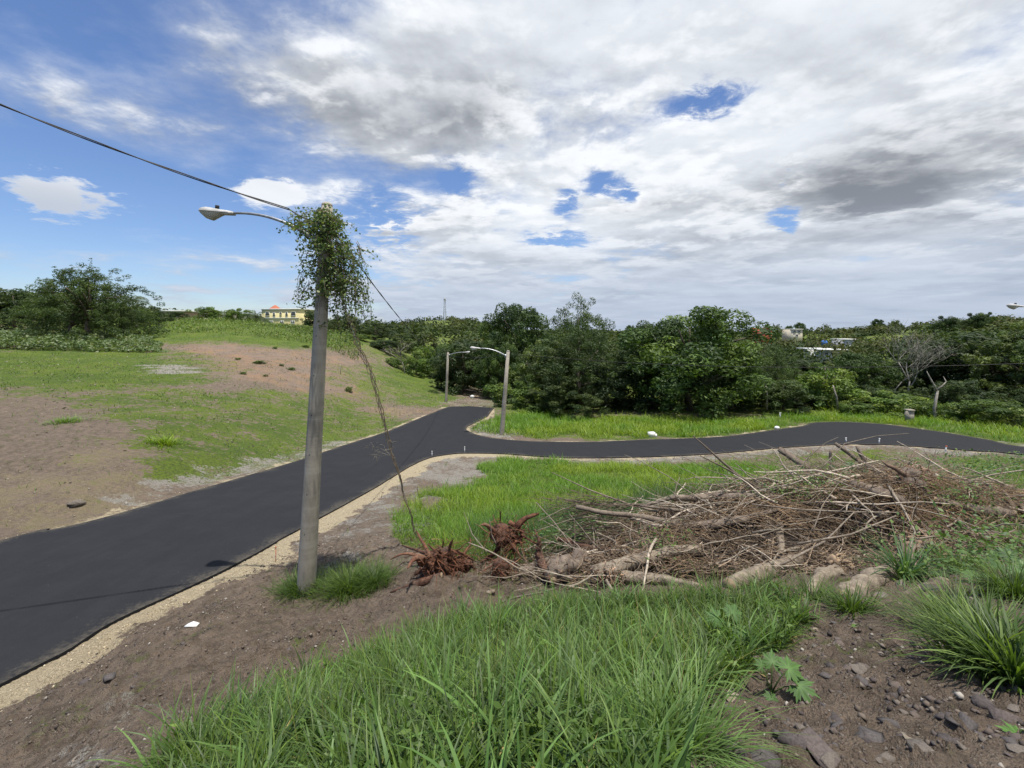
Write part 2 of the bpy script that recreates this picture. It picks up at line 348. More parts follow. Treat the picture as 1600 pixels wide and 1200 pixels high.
def leafmat(name, tint=(1, 1, 1), trans=.28, rough=.55, spec=.3, vary=.35, yshift=.25):
    m, nt, b = newmat(name); c = attr(nt, 'Col')
    g = nt.nodes.new('ShaderNodeNewGeometry'); oi = nt.nodes.new('ShaderNodeObjectInfo')
    rr = S(nt, oi.outputs['Random']); big = noise(nt, g.outputs['Position'], .45, 3, .5)
    k = mixc(nt, 1.0, c, tint, 'MULTIPLY')
    k = mixc(nt, (big.ramp(.35, .65)*.5+rr*.5)*yshift*2, k, mixc(nt, 1.0, k, (1.5, 1.22, .6), 'MULTIPLY'))
    hv = nt.nodes.new('ShaderNodeHueSaturation'); nt.links.new(k.o, hv.inputs['Color']); nt.links.new((rr*vary*1.6+(1-vary*.8)).o, hv.inputs['Value'])
    nt.links.new(hv.outputs[0], b.inputs['Base Color']); b.inputs['Roughness'].default_value = rough; b.inputs['Specular IOR Level'].default_value = spec
    t = nt.nodes.new('ShaderNodeBsdfTranslucent'); tcol = mixc(nt, 1.0, S(nt, hv.outputs[0]), (1.5, 1.6, .55), 'MULTIPLY'); nt.links.new(tcol.o, t.inputs[0])
    mx = nt.nodes.new('ShaderNodeMixShader'); mx.inputs[0].default_value = trans
    out = nt.nodes['Material Output']; nt.links.new(b.outputs[0], mx.inputs[1]); nt.links.new(t.outputs[0], mx.inputs[2]); nt.links.new(mx.outputs[0], out.inputs[0])
    return m
M = {}
M['grass'] = leafmat('grass_blade', (1, 1, 1), .34, .5, .35, 0, .12)
M['leaf'] = leafmat('tree_leaf', (.92, .92, .86), .26, .55, .3, .35, .25)
M['vineleaf'] = leafmat('vine_leaf', (1, 1, 1), .3, .5, .35, 0, .2)
M['broad'] = leafmat('broad_leaf', (.62, .62, .62), .22, .55, .25, .15, .1)
M['forest'] = leafmat('far_leaf', (.88, .88, .90), .2, .7, .15, 0, .22)
M['bark'] = simple('tree_bark', (.16, .13, .10), .9, (.07, .055, .045), 5, .6, .03)
M['palebark'] = simple('pale_bark', (.34, .31, .26), .85, (.18, .16, .135), 5, .4, .02)
M['concrete'] = None
m, nt, b = newmat('pole_concrete'); v = objc(nt)
n = noise(nt, vmap(nt, v, (1, 1, .35)), 5, 7, .65); n_f = noise(nt, v, 60, 5, .6); band = noise(nt, vmap(nt, v, (.15, .15, 2.2)), 1.6, 4, .6)
k = mixc(nt, n.ramp(.3, .7), (.34, .305, .245), (.215, .195, .16)); k = mixc(nt, band.ramp(.45, .62)*.5, k, (.40, .37, .31)); k = mixc(nt, n_f.ramp(.5, .75)*.4, k, (.12, .115, .10))
nt.links.new(k.o, b.inputs['Base Color']); b.inputs['Roughness'].default_value = .9; bump(nt, b, n_f+n*.5, .45, .006); M['concrete'] = m
M['steel'] = simple('galvanised_steel', (.42, .43, .44), .42, (.3, .31, .32), 9, .1, .002, .75)
M['casing'] = simple('lamp_casing', (.50, .50, .49), .5, (.36, .35, .33), 7, .15, .003)
M['black'] = simple('black_cable', (.012, .012, .013), .55, (.02, .02, .02), 9, .1)
M['dark'] = simple('near_black', (.02, .02, .02), .9, None, 9, 0)
m, nt, b = newmat('lamp_lens'); b.inputs['Base Color'].default_value = (.55, .56, .52, 1); b.inputs['Roughness'].default_value = .25; b.inputs['Transmission Weight'].default_value = .35; b.inputs['IOR'].default_value = 1.45
n = noise(nt, vmap(nt, objc(nt), (1, 1, 1)), 90, 2, .5); bump(nt, b, n, .12, .004); M['lens'] = m
# asphalt
m, nt, b = newmat('new_asphalt'); v = pos(nt)
g1 = noise(nt, v, 160, 3, .7); g2 = noise(nt, v, 1.1, 6, .65); st = noise(nt, vmap(nt, v, (1, 1, 1), rot=(0, 0, .36)), .6, 4, .6); ln = noise(nt, vmap(nt, v, (3.2, .12, 1), rot=(0, 0, -.33)), 1.3, 4, .6)
k = mixc(nt, g1.ramp(.35, .7), (.011, .0115, .0135), (.030, .031, .035)); k = mixc(nt, g2.ramp(.35, .7)*.35, k, (.034, .035, .039)); k = mixc(nt, ln.ramp(.45, .7)*.5, k, (.017, .018, .021))
sp = voro(nt, v, 3.1); k = mixc(nt, sp.ramp(.026, .012)*.5, k, (.3, .29, .27))
du = attr(nt, 'Col'); k = mixc(nt, (du+(g2-.5)*1.2+(noise(nt, v, 14, 6, .7)-.5)*1.6-.42).ramp(.1, .9)*(du*2.0).mn(1.0)*.35, k, (.20, .17, .12)); nt.links.new(k.o, b.inputs['Base Color']); nt.links.new((g2.ramp(.3, .7)*.1+.82).o, b.inputs['Roughness']); b.inputs['Specular IOR Level'].default_value = .16
bump(nt, b, g1+noise(nt, v, 45, 3, .6)*.6+ln*.5, .5, .008); M['asphalt'] = m
# ground: masks Ma = grass, sand, orange earth ; Mb = straw, dark soil, pale gravel
m, nt, b = newmat('ground_earth'); v = pos(nt)
ma = nt.nodes.new('ShaderNodeSeparateColor'); nt.links.new(attr(nt, 'Ma').o, ma.inputs[0]); mb_ = nt.nodes.new('ShaderNodeSeparateColor'); nt.links.new(attr(nt, 'Mb').o, mb_.inputs[0])
gr, sa, og = (S(nt, ma.outputs[i]) for i in range(3)); sw, dk, pg = (S(nt, mb_.outputs[i]) for i in range(3))
f1 = noise(nt, v, 1.3, 8, .65); f2 = noise(nt, v, 9, 7, .65); f3 = noise(nt, v, 60, 4, .7); f4 = noise(nt, vmap(nt, v, (1, 1, 1), loc=(4, 4, 4)), .3, 6, .6)
f5 = noise(nt, v, 3.3, 7, .7); f6 = noise(nt, vmap(nt, v, loc=(8, 1, 0)), .75, 5, .6); brk = (f2-.5)*1.5+(f5-.5)*2.3+(f6-.5)*1.9
vs = voro(nt, v, 26, out=1); vd = voro(nt, v, 26); vs2 = voro(nt, v, 75, out=1); vd2 = voro(nt, v, 75)
base = mixc(nt, f5.ramp(.33, .67), (.235, .182, .138), (.125, .097, .074)); base = mixc(nt, f2.ramp(.4, .7)*.5, base, (.30, .24, .18)); base = mixc(nt, f3.ramp(.5, .8)*.45, base, (.055, .043, .036))
lum = nt.nodes.new('ShaderNodeSeparateColor'); nt.links.new(vs.o, lum.inputs[0]); l1 = S(nt, lum.outputs[0]); lum2 = nt.nodes.new('ShaderNodeSeparateColor'); nt.links.new(vs2.o, lum2.inputs[0]); l2 = S(nt, lum2.outputs[0])
base = mixc(nt, (l1.ramp(.86, .9)*vd.ramp(.38, .28))*.6, base, (.17, .15, .135)); base = mixc(nt, (l2.ramp(.9, .93)*vd2.ramp(.4, .25))*.8, base, (.36, .33, .29))
oc = mixc(nt, f2.ramp(.35, .7), (.38, .235, .145), (.22, .15, .10)); oc = mixc(nt, f4.ramp(.35, .65)*.55, oc, (.21, .19, .18))
base = mixc(nt, (og*.85+brk*.9*(og*3.0).mn(1.0)).ramp(.22, .72), base, oc)
stc = mixc(nt, f3.ramp(.4, .65), (.20, .165, .10), (.38, .31, .19)); base = mixc(nt, (sw*.9+brk*(sw*3.0).mn(1.0)).ramp(.3, .85)*.7, base, stc)
gc = mixc(nt, f4.ramp(.38, .62), (.150, .205, .030), (.100, .155, .026)); gc = mixc(nt, f2.ramp(.3, .62), (.060, .082, .026), gc); gc = mixc(nt, f3.ramp(.45, .8)*.45, gc, (.16, .22, .045))
base = mixc(nt, (gr*.95+brk*(gr*3.0).mn(1.0)).ramp(.28, .66), base, gc)
pc = mixc(nt, (l2*.7+f3*.3).ramp(.2, .8), (.40, .37, .32), (.20, .185, .16)); base = mixc(nt, (pg+brk*(pg*3.0).mn(1.0)).ramp(.42, .85), base, pc)
sc_ = mixc(nt, (l2*.6+f2*.4).ramp(.15, .85), (.62, .52, .35), (.36, .30, .20)); base = mixc(nt, (sa+(brk*.8+(f3-.5)*.5)*(sa*3.0).mn(1.0)).ramp(.38, .66), base, sc_)
nt.links.new(mixc(nt, 1.0, base, mixc(nt, dk, (1, 1, 1), (.80, .76, .74)), 'MULTIPLY').o, b.inputs['Base Color']); b.inputs['Roughness'].default_value = .95; b.inputs['Specular IOR Level'].default_value = .15
bump(nt, b, f5*1.2+f2*1.5+f3*.9+(1-vd)*.5+(1-vd2)*.3, 1.0, .06); M['ground'] = m
M['stone'] = simple('dark_stone', (1, 1, 1), .85, (.62, .60, .60), 9, .5, .01, local=True, usecol=True)
M['gravel'] = simple('gravel', (1, 1, 1), .9, (.7, .68, .66), 4, 0, local=False, usecol=True)
def woodmat(name, a, c, sc=1.0, bs=.8):
    m, nt, b = newmat(name); v = pos(nt); n = noise(nt, v, 7*sc, 7, .7); n2 = noise(nt, v, 34*sc, 6, .7, .6); n3 = noise(nt, v, 2.2, 4, .6); n4_ = noise(nt, v, 15*sc, 5, .65)
    k = mixc(nt, n.ramp(.35, .66), a, c); k = mixc(nt, n2.ramp(.5, .72)*.6, k, tuple(x*.35 for x in c)); k = mixc(nt, n3.ramp(.5, .7)*.3, k, (.30, .26, .20)); k = mixc(nt, n4_.ramp(.55, .66)*.65, k, tuple(x*.5 for x in c)); k = mixc(nt, 1.0, k, attr(nt, 'Col'), 'MULTIPLY')
    nt.links.new(k.o, b.inputs['Base Color']); b.inputs['Roughness'].default_value = .9; b.inputs['Specular IOR Level'].default_value = .2; bump(nt, b, n2+n*.6, bs, .02); return m
M['log'] = woodmat('pale_dead_wood', (.33, .275, .205), (.17, .135, .105), 1.3, 1.0)
M['greylog'] = woodmat('grey_dead_wood', (.23, .185, .145), (.12, .092, .072))
M['redroot'] = woodmat('red_root_wood', (.175, .092, .06), (.065, .038, .03), 2.2)
M['twig'] = woodmat('dry_twigs', (.28, .235, .185), (.15, .12, .093), 2, .3)
M['cutwood'] = simple('split_wood', (.34, .25, .16), .8, (.20, .14, .09), 14, .4, .006)

# ------------------------------------------------------------------ ground sheet and its masks
def soft(px, py, L):
    r = np.zeros(np.shape(px))
    for (cx, cy, rx, ry, wgt) in L: r = np.maximum(r, wgt*sstep(1.25-np.hypot((px-cx)/rx, (py-cy)/ry), 0, .5))
    return r
FG = [(110, 1450), (250, 1225), (330, 1165), (400, 1125), (440, 1090), (520, 1060), (620, 1020), (700, 990), (770, 968), (850, 950), (960, 945), (1225, 940), (1262, 975), (1235, 1010), (1180, 1030), (1160, 1070), (1105, 1100), (1080, 1150), (1060, 1215), (1050, 1450)]
CG = [(622, 852), (612, 800), (660, 775), (735, 765), (770, 716), (860, 722), (1000, 724), (1180, 728), (1260, 745), (1300, 790), (1120, 850), (900, 880), (760, 880), (690, 868)]
def masks(X, Y, Z, rd):
    px, py = proj(X, Y, Z); vis = (Y > 1.2)
    j = (fbm(X, Y, .9, 4, 31)-.5); jp = 60*j; qx, qy = px+jp*1.6, py+jp*.35*np.clip(20/np.maximum(Y, 1), .2, 1)
    g = soft(qx, qy, [(120, 575, 260, 34, .95), (60, 620, 130, 14, .5), (390, 690, 190, 46, .76), (290, 735, 90, 26, .76), (250, 635, 140, 30, .66), (420, 640, 160, 32, .66), (560, 665, 90, 26, .7), (330, 515, 260, 24, .95), (480, 520, 140, 26, .9), (620, 600, 90, 26, .9), (660, 620, 60, 16, .8), (560, 585, 70, 18, .7), (40, 665, 40, 10, .4), (545, 625, 90, 12, .6),
                      (980, 668, 260, 18, 1.0), (830, 660, 60, 22, .9), (1150, 662, 110, 12, .8), (1480, 676, 180, 12, .9), (1390, 650, 220, 16, 1), (740, 640, 20, 8, .6), (1600, 685, 120, 18, .9), (1560, 745, 90, 32, .8), (1200, 722, 200, 14, .45), (1360, 708, 90, 10, .5),
                      (700, 785, 60, 22, .45), (500, 905, 60, 30, .4)])
    g = np.maximum(g, .95*inpoly(qx, qy, CG)); g = np.maximum(g, .62*inpoly(qx, qy, FG)); g = np.where(vis, g, .35)
    far = sstep(Y, 38, 46)*sstep(X, -8, 2)+sstep(Y, 62, 90); g = np.maximum(g, .8*np.clip(far, 0, 1)); g = np.where(np.abs(X) > 1.25*np.maximum(Y, 1), np.maximum(g*.4, .45+j), g)
    dirtnear = soft(qx, qy, [(40, 690, 130, 70, 1), (90, 760, 170, 55, .9), (700, 935, 130, 40, 1)]); g = g*(1-.85*dirtnear*(Y < 40))
    og = soft(qx, qy, [(400, 570, 110, 28, .66), (500, 585, 90, 34, .62), (300, 558, 70, 10, .5), (570, 612, 70, 18, .5), (340, 545, 60, 12, .7), (620, 645, 60, 12, .5)])*vis
    g = np.maximum(g*(1-.7*og), .18*vis)
    sw = soft(qx, qy, [(90, 790, 200, 50, .8), (200, 730, 110, 46, .65), (60, 640, 60, 18, .3), (600, 645, 70, 14, .5), (1350, 705, 200, 12, .3)])*vis
    # shoulders: sandy fill along the near edge, thin pale strip elsewhere
    nearside = (X > np.interp(Y, [-20, 6, 13, 20, 30], [-12, -9, -7, -7, -5])) & (Y < 24.5) & (X < 60)
    jj = fbm(X, Y, 1.7, 4, 77)-.5
    wd = np.where(nearside & (X < 3), .78, np.where(Y < 50, .42, .3)); sand = sstep(wd+jj*1.3-np.abs(rd), -.3, .35)*(rd < 4)
    sand = sand*np.where(nearside & (X < 0), 1, np.where(nearside, .55, .62))
    pg = soft(qx, qy, [(705, 735, 70, 22, .72), (560, 800, 70, 26, .55), (660, 780, 30, 14, .5), (440, 725, 70, 13, .6), (620, 825, 60, 40, .55), (770, 672, 30, 14, .7), (270, 578, 40, 9, .9), (500, 860, 90, 40, .42), (1440, 708, 60, 9, .35), (130, 1185, 60, 20, .5), (560, 940, 70, 12, .3), (200, 1110, 60, 30, .35), (740, 630, 60, 8, .4)])*vis
    pg = np.maximum(pg, .62*sstep(np.where(Y > 29, .7, 1.9)+jj*2-rd, 0, .7)*(rd > -1)*((Y > 14)))
    dk = .35*soft(qx, qy, [(350, 1020, 330, 90, .7), (700, 935, 120, 50, 1), (1350, 1080, 330, 130, 1)])*vis
    dk = np.maximum(dk, .9*sstep(.06-np.abs(rd), 0, .05)*0)
    return g, sand, og, sw, dk, pg
def tyre(X, Y):                            # shallow wheel track in the loose dirt
    track = [hit(60, 1165), hit(200, 1115), hit(330, 1065), hit(450, 1020), hit(530, 985)]
    T = [(p.x, p.y) for p in track]; d = segdist(X, Y, T, False)
    s = (X*.9+Y*.5)
    return -.06*sstep(.26-d, 0, .08)+.032*(np.sin(s*38+np.abs(d-.12)*30) > .2)*sstep(.2-d, 0, .04)+.02*sstep(.07-np.abs(d-.3), 0, .06)
def grid(xs, ys):
    X, Y = np.meshgrid(xs, ys); n, m_ = len(ys), len(xs); i = np.arange(n-1)[:, None]*m_+np.arange(m_-1)[None, :]
    Q = np.stack([i, i+1, i+m_+1, i+m_], -1).reshape(-1, 4); return X, Y, Q
FX0, FX1, FY0, FY1 = -9.2, 8.0, .6, 11.4
xs = np.arange(FX0, FX1, .036); ys = np.concatenate([np.arange(FY0, 6, .030), np.arange(6, FY1, .045)])
Xf, Yf, Qf = grid(xs, ys); rdf = roadd(Xf, Yf); Zf = H(Xf, Yf, rdf)
gm = masks(Xf, Yf, Zf, rdf); off = sstep(rdf, .0, .35)
bd = np.minimum.reduce([Xf-FX0, FX1-Xf, Yf-FY0+.3, FY1-Yf]); fade = sstep(bd, 0, .7)
rough = .4+.6*fbm(Xf, Yf, .8, 3, 44)
pk = np.exp(-(((Xf+.95)/1.0)**2+((Yf-7.3)/.75)**2))
dsp = ((fbm(Xf, Yf, 2.2, 3, 51)-.5)*.09+(fbm(Xf, Yf, 6.5, 3, 61, .6)-.5)*.12*rough+np.maximum(fbm(Xf, Yf, 13, 2, 71)-.52, 0)*.22*rough)+pk*((fbm(Xf, Yf, 5.5, 3, 81)-.5)*.30)
Zf = Zf+off*fade*(dsp+tyre(Xf, Yf))+.012*off*fade
Zf = np.where(rdf < .0, Zf-.03, Zf)
BX0, BX1, BY0, BY1 = FX0+.35, FX1-.35, FY0+.3, FY1-.4
a = np.linspace(-1, 1, 400); xc = 3.5*np.sinh(a*math.asinh(1100/3.5)); a = np.linspace(-math.asinh(700/5), math.asinh(1500/5), 380); yc = 7+5*np.sinh(a)
Xc, Yc, Qc = grid(xc, yc); rdc = roadd(Xc, Yc); Zc = H(Xc, Yc, rdc)
gc_ = masks(Xc, Yc, Zc, rdc)
inside = (Xc > BX0) & (Xc < BX1) & (Yc > BY0) & (Yc < BY1)
Zc = np.where(inside, Zc-.45, np.where(rdc < -.4, Zc-.06, Zc))
Zc2 = Zc+sstep(rdc, .2, 1)*sstep(np.hypot(Xc, Yc), 8, 14)*(fbm(Xc, Yc, 1.3, 3, 91)-.5)*.12*sstep(90-np.hypot(Xc, Yc), 0, 30)
V = np.vstack([np.stack([Xf, Yf, Zf], -1).reshape(-1, 3), np.stack([Xc, Yc, Zc2], -1).reshape(-1, 3)]); nf = Xf.size
ins = inside.ravel(); Qc = Qc[~(ins[Qc].all(1))]
mA = np.vstack([np.stack([gm[0], gm[1], gm[2]], -1).reshape(-1, 3), np.stack([gc_[0], gc_[1], gc_[2]], -1).reshape(-1, 3)])
mB = np.vstack([np.stack([gm[3], gm[4], gm[5]], -1).reshape(-1, 3), np.stack([gc_[3], gc_[4], gc_[5]], -1).reshape(-1, 3)])
ground = link('ground', mesh_np('ground', V, np.vstack([Qf, Qc+nf]), None, True, {'Ma': np.clip(mA, 0, 1), 'Mb': np.clip(mB, 0, 1)}, (M['ground'],)), kind='structure', label='brown earth and grassy slopes around the new road')
del V, mA, mB

def Hn(X, Y):                             # height of the ground with its loose surface relief
    X = np.asarray(X, float); Y = np.asarray(Y, float); z = H(X, Y); m = (X > FX0+.1) & (X < FX1-.1) & (Y > FY0+.1) & (Y < FY1-.1)
    if m.any():
        i = np.clip(((X[m]-FX0)/.036).astype(int), 0, len(xs)-2); j = np.clip(np.searchsorted(ys, Y[m])-1, 0, len(ys)-2); z = z.copy(); z[m] = (Zf[j, i]+Zf[j+1, i+1]+Zf[j+1, i]+Zf[j, i+1])/4
    return z
# ------------------------------------------------------------------ road
pts = [tuple(p) for p in ROAD]
dense = []
for i in range(len(pts)):
    p, q = np.array(pts[i]), np.array(pts[(i+1) % len(pts)]); L = np.linalg.norm(q-p); k = max(1, int(L/.35))
    nrm = np.array([-(q-p)[1], (q-p)[0]])/(L+1e-9)
    for j in range(k):
        c = p+(q-p)*j/k
        if np.hypot(*c) < 40: c = c+nrm*(float(fbm(c[0], c[1], 2.6, 3, 7))-.5)*.06
        dense.append(tuple(c))
gx, gy = np.meshgrid(np.arange(-18, 62, .5), np.arange(-12, 52, .5)); gx = gx.ravel(); gy = gy.ravel()
ok = inpoly(gx, gy, ROAD) & (segdist(gx, gy, ROAD) > .35); inner = list(zip(gx[ok], gy[ok]))
allp = [Vector(p) for p in dense]+[Vector(p) for p in inner]; nb = len(dense)
vo, eo, fo, _, _, _ = geometry.delaunay_2d_cdt(allp, [(i, (i+1) % nb) for i in range(nb)], [list(range(nb))], 1, 1e-5)
vo = np.array([tuple(v_) for v_ in vo]); zz = P(vo[:, 1])+.045; T = np.array([f_ for f_ in fo if len(f_) == 3])
V = np.column_stack([vo, zz]); nv = len(V)
dn = np.array(dense); Vs = np.vstack([np.column_stack([dn, P(dn[:, 1])+.045]), np.column_stack([dn+0, P(dn[:, 1])-.12])])
Q = [(nv+i, nv+nb+i, nv+nb+(i+1) % nb, nv+(i+1) % nb) for i in range(nb)]
dd_ = np.exp(-segdist(V[:, 0], V[:, 1], ROAD)/.35); rc = np.concatenate([dd_, np.zeros(len(Vs))])
link('road', mesh_np('road', np.vstack([V, Vs]), Q, T, False, {'Col': np.repeat(rc[:, None], 3, 1)}, (M['asphalt'],)), kind='structure', label='freshly laid dark asphalt road with a side branch')

# ------------------------------------------------------------------ gravel and stones
def rockmesh(name, sx, sy, sz, seed, n=8, m=5):
    r = random.Random(seed); V = []; T = []
    pts_ = []
    for i in range(1, m):
        for k in range(n):
            ph = PI*i/m+r.uniform(-.15, .15); th = 2*PI*(k+r.uniform(-.3, .3))/n; f = r.uniform(.75, 1.1)
            pts_.append((math.sin(ph)*math.cos(th)*sx*f, math.sin(ph)*math.sin(th)*sy*f, math.cos(ph)*sz*f))
    V = [(0, 0, sz*.9)]+pts_+[(0, 0, -sz*.8)]; Q = []
    for k in range(n): T.append((0, 1+k, 1+(k+1) % n)); T.append((len(V)-1, 1+(m-2)*n+(k+1) % n, 1+(m-2)*n+k))
    for i in range(m-2):
        for k in range(n): Q.append((1+i*n+k, 1+(i+1)*n+k, 1+(i+1)*n+(k+1) % n, 1+i*n+(k+1) % n))
    return np.array(V), Q, T
def pebbles(N, X, Y, size, cols, name, parent, flat=.6):
    # many little stones in one mesh: squashed octahedra, each irregular
    Z = Hn(X, Y); oct_ = np.array([(1, 0, 0), (0, 1, 0), (-1, 0, 0), (0, -1, 0), (0, 0, 1), (0, 0, -1)], float)
    TT = np.array([(0, 1, 4), (1, 2, 4), (2, 3, 4), (3, 0, 4), (1, 0, 5), (2, 1, 5), (3, 2, 5), (0, 3, 5)])
    s = size[:, None, None]*(oct_[None]*np.array([1, .8, flat])*(.7+.6*RNG.random((N, 6, 1)))+(RNG.random((N, 6, 3))-.5)*.35)
    th = RNG.random(N)*2*PI; c, sn = np.cos(th)[:, None], np.sin(th)[:, None]
    V = np.stack([s[..., 0]*c-s[..., 1]*sn+X[:, None], s[..., 0]*sn+s[..., 1]*c+Y[:, None], s[..., 2]+Z[:, None]+size[:, None]*.12], -1)
    T = (TT[None]+np.arange(N)[:, None, None]*6).reshape(-1, 3); C = np.repeat(cols, 6, 0)
    return link(name, mesh_np(name, V.reshape(-1, 3), None, T, False, {'Col': C}, (M['gravel'],)), parent, kind='stuff')
darkc = np.array([(.12, .095, .08), (.085, .07, .062), (.15, .12, .095), (.19, .16, .13), (.06, .05, .046)])
N = 50000; X = RNG.uniform(-8, 6.5, N); Y = 1+10*RNG.random(N)**1.3; rd = roadd(X, Y); ok = (rd > .5) & (fbm(X, Y, 1.6, 3, 404) > .36+.2*RNG.random(N)); X, Y = X[ok], Y[ok]; N = len(X)
c = darkc[RNG.integers(0, 5, N)]; wm = RNG.random(N) < .07; c[wm] = (.34, .31, .27)
sz = .005+.026*RNG.random(N)**4; 
loose = pebbles(N, X, Y, sz, c, 'gravel', None); loose['label'] = 'loose stony gravel scattered over the brown dirt'; loose['category'] = 'gravel'
N = 5200; tt = RNG.integers(0, len(ROAD), N); base_ = ROAD[tt]; X = base_[:, 0]+RNG.normal(0, .8, N); Y = base_[:, 1]+RNG.normal(0, .8, N)
X2 = RNG.uniform(-10, 1, 30000); Y2 = RNG.uniform(3, 24, 30000); X = np.r_[X, X2]; Y = np.r_[Y, Y2]; rd = roadd(X, Y); ok = (rd > .03) & (rd < np.abs(RNG.normal(.35, .4, len(X)))+.1); X, Y = X[ok], Y[ok]; N = len(X)
c = np.array([(.50, .41, .27), (.56, .48, .34), (.36, .31, .23), (.44, .38, .28)])[RNG.integers(0, 4, N)]
sg = pebbles(N, X, Y, .008+.024*RNG.random(N)**3, c, 'shoulder_gravel', None); sg['label'] = 'pale yellow crushed stone along the road edge'; sg['category'] = 'gravel'
protos = []
for i in range(7):
    V, Q, T = rockmesh('stone', 1, .72, .42, 100+i, 6, 4); V = np.round(V/.6)*.6*.5+V*.5+np.random.default_rng(i).normal(0, .06, V.shape); tint = [(.13, .105, .095), (.095, .08, .076), (.15, .12, .10), (.18, .155, .13), (.11, .098, .095), (.40, .34, .25), (.26, .22, .17)][i]
    protos.append(mesh_np('stone', V, Q, T, False, {'Col': np.tile(tint, (len(V), 1))}, (M['stone'],)))
stones = []
rs = random.Random(5)
def stone(px, py, r, k=None):
    p = hit(px, py); p.z = float(Hn([p.x], [p.y])[0]); o = link('stone', protos[rs.randrange(5) if k is None else k], ground)
    o.location = (p.x, p.y, p.z-r*.06); o.scale = (r, r*rs.uniform(.7, 1.1), r*rs.uniform(.6, 1.2)); o.rotation_euler = (rs.uniform(-.4, .4), rs.uniform(-.4, .4), rs.uniform(0, 6.28)); return o
cand = 0
while cand < 190:
    px = rs.uniform(1050, 1600); py = rs.uniform(960, 1200)
    if inpoly(np.array([px]), np.array([py]), FG)[0] or (px < 1180 and py < 1050): continue
    if px > 1430 and 950 < py < 1080: continue
    stone(px, py, rs.uniform(.012, .024)+.05*rs.random()**5*(py/1200)); cand += 1
for k in range(80):
    px = rs.uniform(20, 640); py = rs.uniform(960, 1190)
    if py < 960+(400-px)*.3 or inpoly(np.array([px]), np.array([py]), FG)[0]: continue
    stone(px, py, rs.uniform(.02, .045))
for (px, py, r, k) in [(1150, 1098, .085, 5), (1120, 1120, .08, 1), (1290, 1190, .16, 0), (1375, 930, .12, 3), (1420, 1178, .06, 6), (1395, 1100, .06, 1), (1360, 1165, .09, 4), (1240, 1180, .10, 1), (1190, 1195, .11, 4), (1145, 1190, .1, 1), (1480, 1165, .07, 1), (1440, 1190, .08, 3),
                       (1340, 1052, .07, 3), (1300, 1050, .06, 1), (1345, 1075, .07, 4), (1275, 985, .05, 5), (134, 1068, .10, 1), (170, 1062, .09, 4), (335, 948, .07, 1), (1540, 1110, .09, 1), (1570, 1130, .08, 0), (1510, 1150, .07, 4), (75, 1082, .08, 3), (120, 1187, .07, 6), (1410, 915, .14, 3), (1455, 925, .15, 1)]: stone(px, py, r, k)
for (px, py, r, k, lab) in [(120, 790, .30, 3, 'dark grey boulder lying alone in the bare brown field left of the road')]:
    p = hit(px, py); o = link('boulder', protos[k], None, lab, 'boulder'); o.location = (p.x, p.y, p.z+r*.2); o.scale = (r, r*.8, r*.9); o.rotation_euler = (0, .2, 1)

# ------------------------------------------------------------------ grass
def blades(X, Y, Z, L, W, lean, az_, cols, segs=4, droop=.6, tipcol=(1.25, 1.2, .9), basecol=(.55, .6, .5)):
    N = len(X); s = np.linspace(0, 1, segs+1)[None, :]
    ang = lean[:, None]+droop*(.4+1.2*RNG.random((N, 1)))*s*1.5         # angle from the vertical grows along the blade
    ds = L[:, None]/segs; hx = np.concatenate([np.zeros((N, 1)), np.cumsum(np.sin(ang[:, 1:])*ds, 1)], 1); hz = np.concatenate([np.zeros((N, 1)), np.cumsum(np.cos(ang[:, 1:])*ds, 1)], 1)
    ca, sa_ = np.cos(az_)[:, None], np.sin(az_)[:, None]
    cx, cy, cz = X[:, None]+hx*ca, Y[:, None]+hx*sa_, Z[:, None]+hz
    wd = W[:, None]*np.clip(1.15-s**1.7*1.1, .06, 1)*.5; fa = az_+PI/2+RNG.normal(0, .5, N); fx, fy = np.cos(fa)[:, None]*wd, np.sin(fa)[:, None]*wd
    A = np.stack([cx-fx, cy-fy, cz], -1); B = np.stack([cx+fx, cy+fy, cz], -1); V = np.stack([A, B], 2).reshape(N, -1, 3)
    k = np.arange(segs)*2; q = np.stack([k, k+1, k+3, k+2], -1); Q = (q[None]+(np.arange(N)*(segs+1)*2)[:, None, None]).reshape(-1, 4)
    g = s[..., None]; tc_ = np.array(tipcol); bc = np.array(basecol); f = bc*(1-g)+tc_*g  # self-shade put into the colour: blades darken towards the foot
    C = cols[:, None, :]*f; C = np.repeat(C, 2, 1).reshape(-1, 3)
    return V.reshape(-1, 3), Q, C
class Buf:
    def __init__(s): s.V = []; s.Q = []; s.C = []; s.n = 0
    def add(s, vqc):
        V, Q, C = vqc; s.V.append(V); s.Q.append(Q+s.n); s.C.append(C); s.n += len(V)
    def build(s, name, mat, **k): return link(name, mesh_np(name, np.vstack(s.V), np.vstack(s.Q), None, True, {'Col': np.vstack(s.C)}, (mat,)), **k)
def gcol(N, palette, var=.25):
    p = np.array(palette); c = p[RNG.integers(0, len(p), N)]; return c*(1+(RNG.random((N, 1))-.5)*2*var)
DEEP = [(.058, .104, .028), (.078, .136, .030), (.044, .082, .026), (.096, .158, .036), (.066, .115, .040)]
LIME = [(.17, .27, .030), (.20, .30, .034), (.13, .22, .03), (.23, .30, .05)]
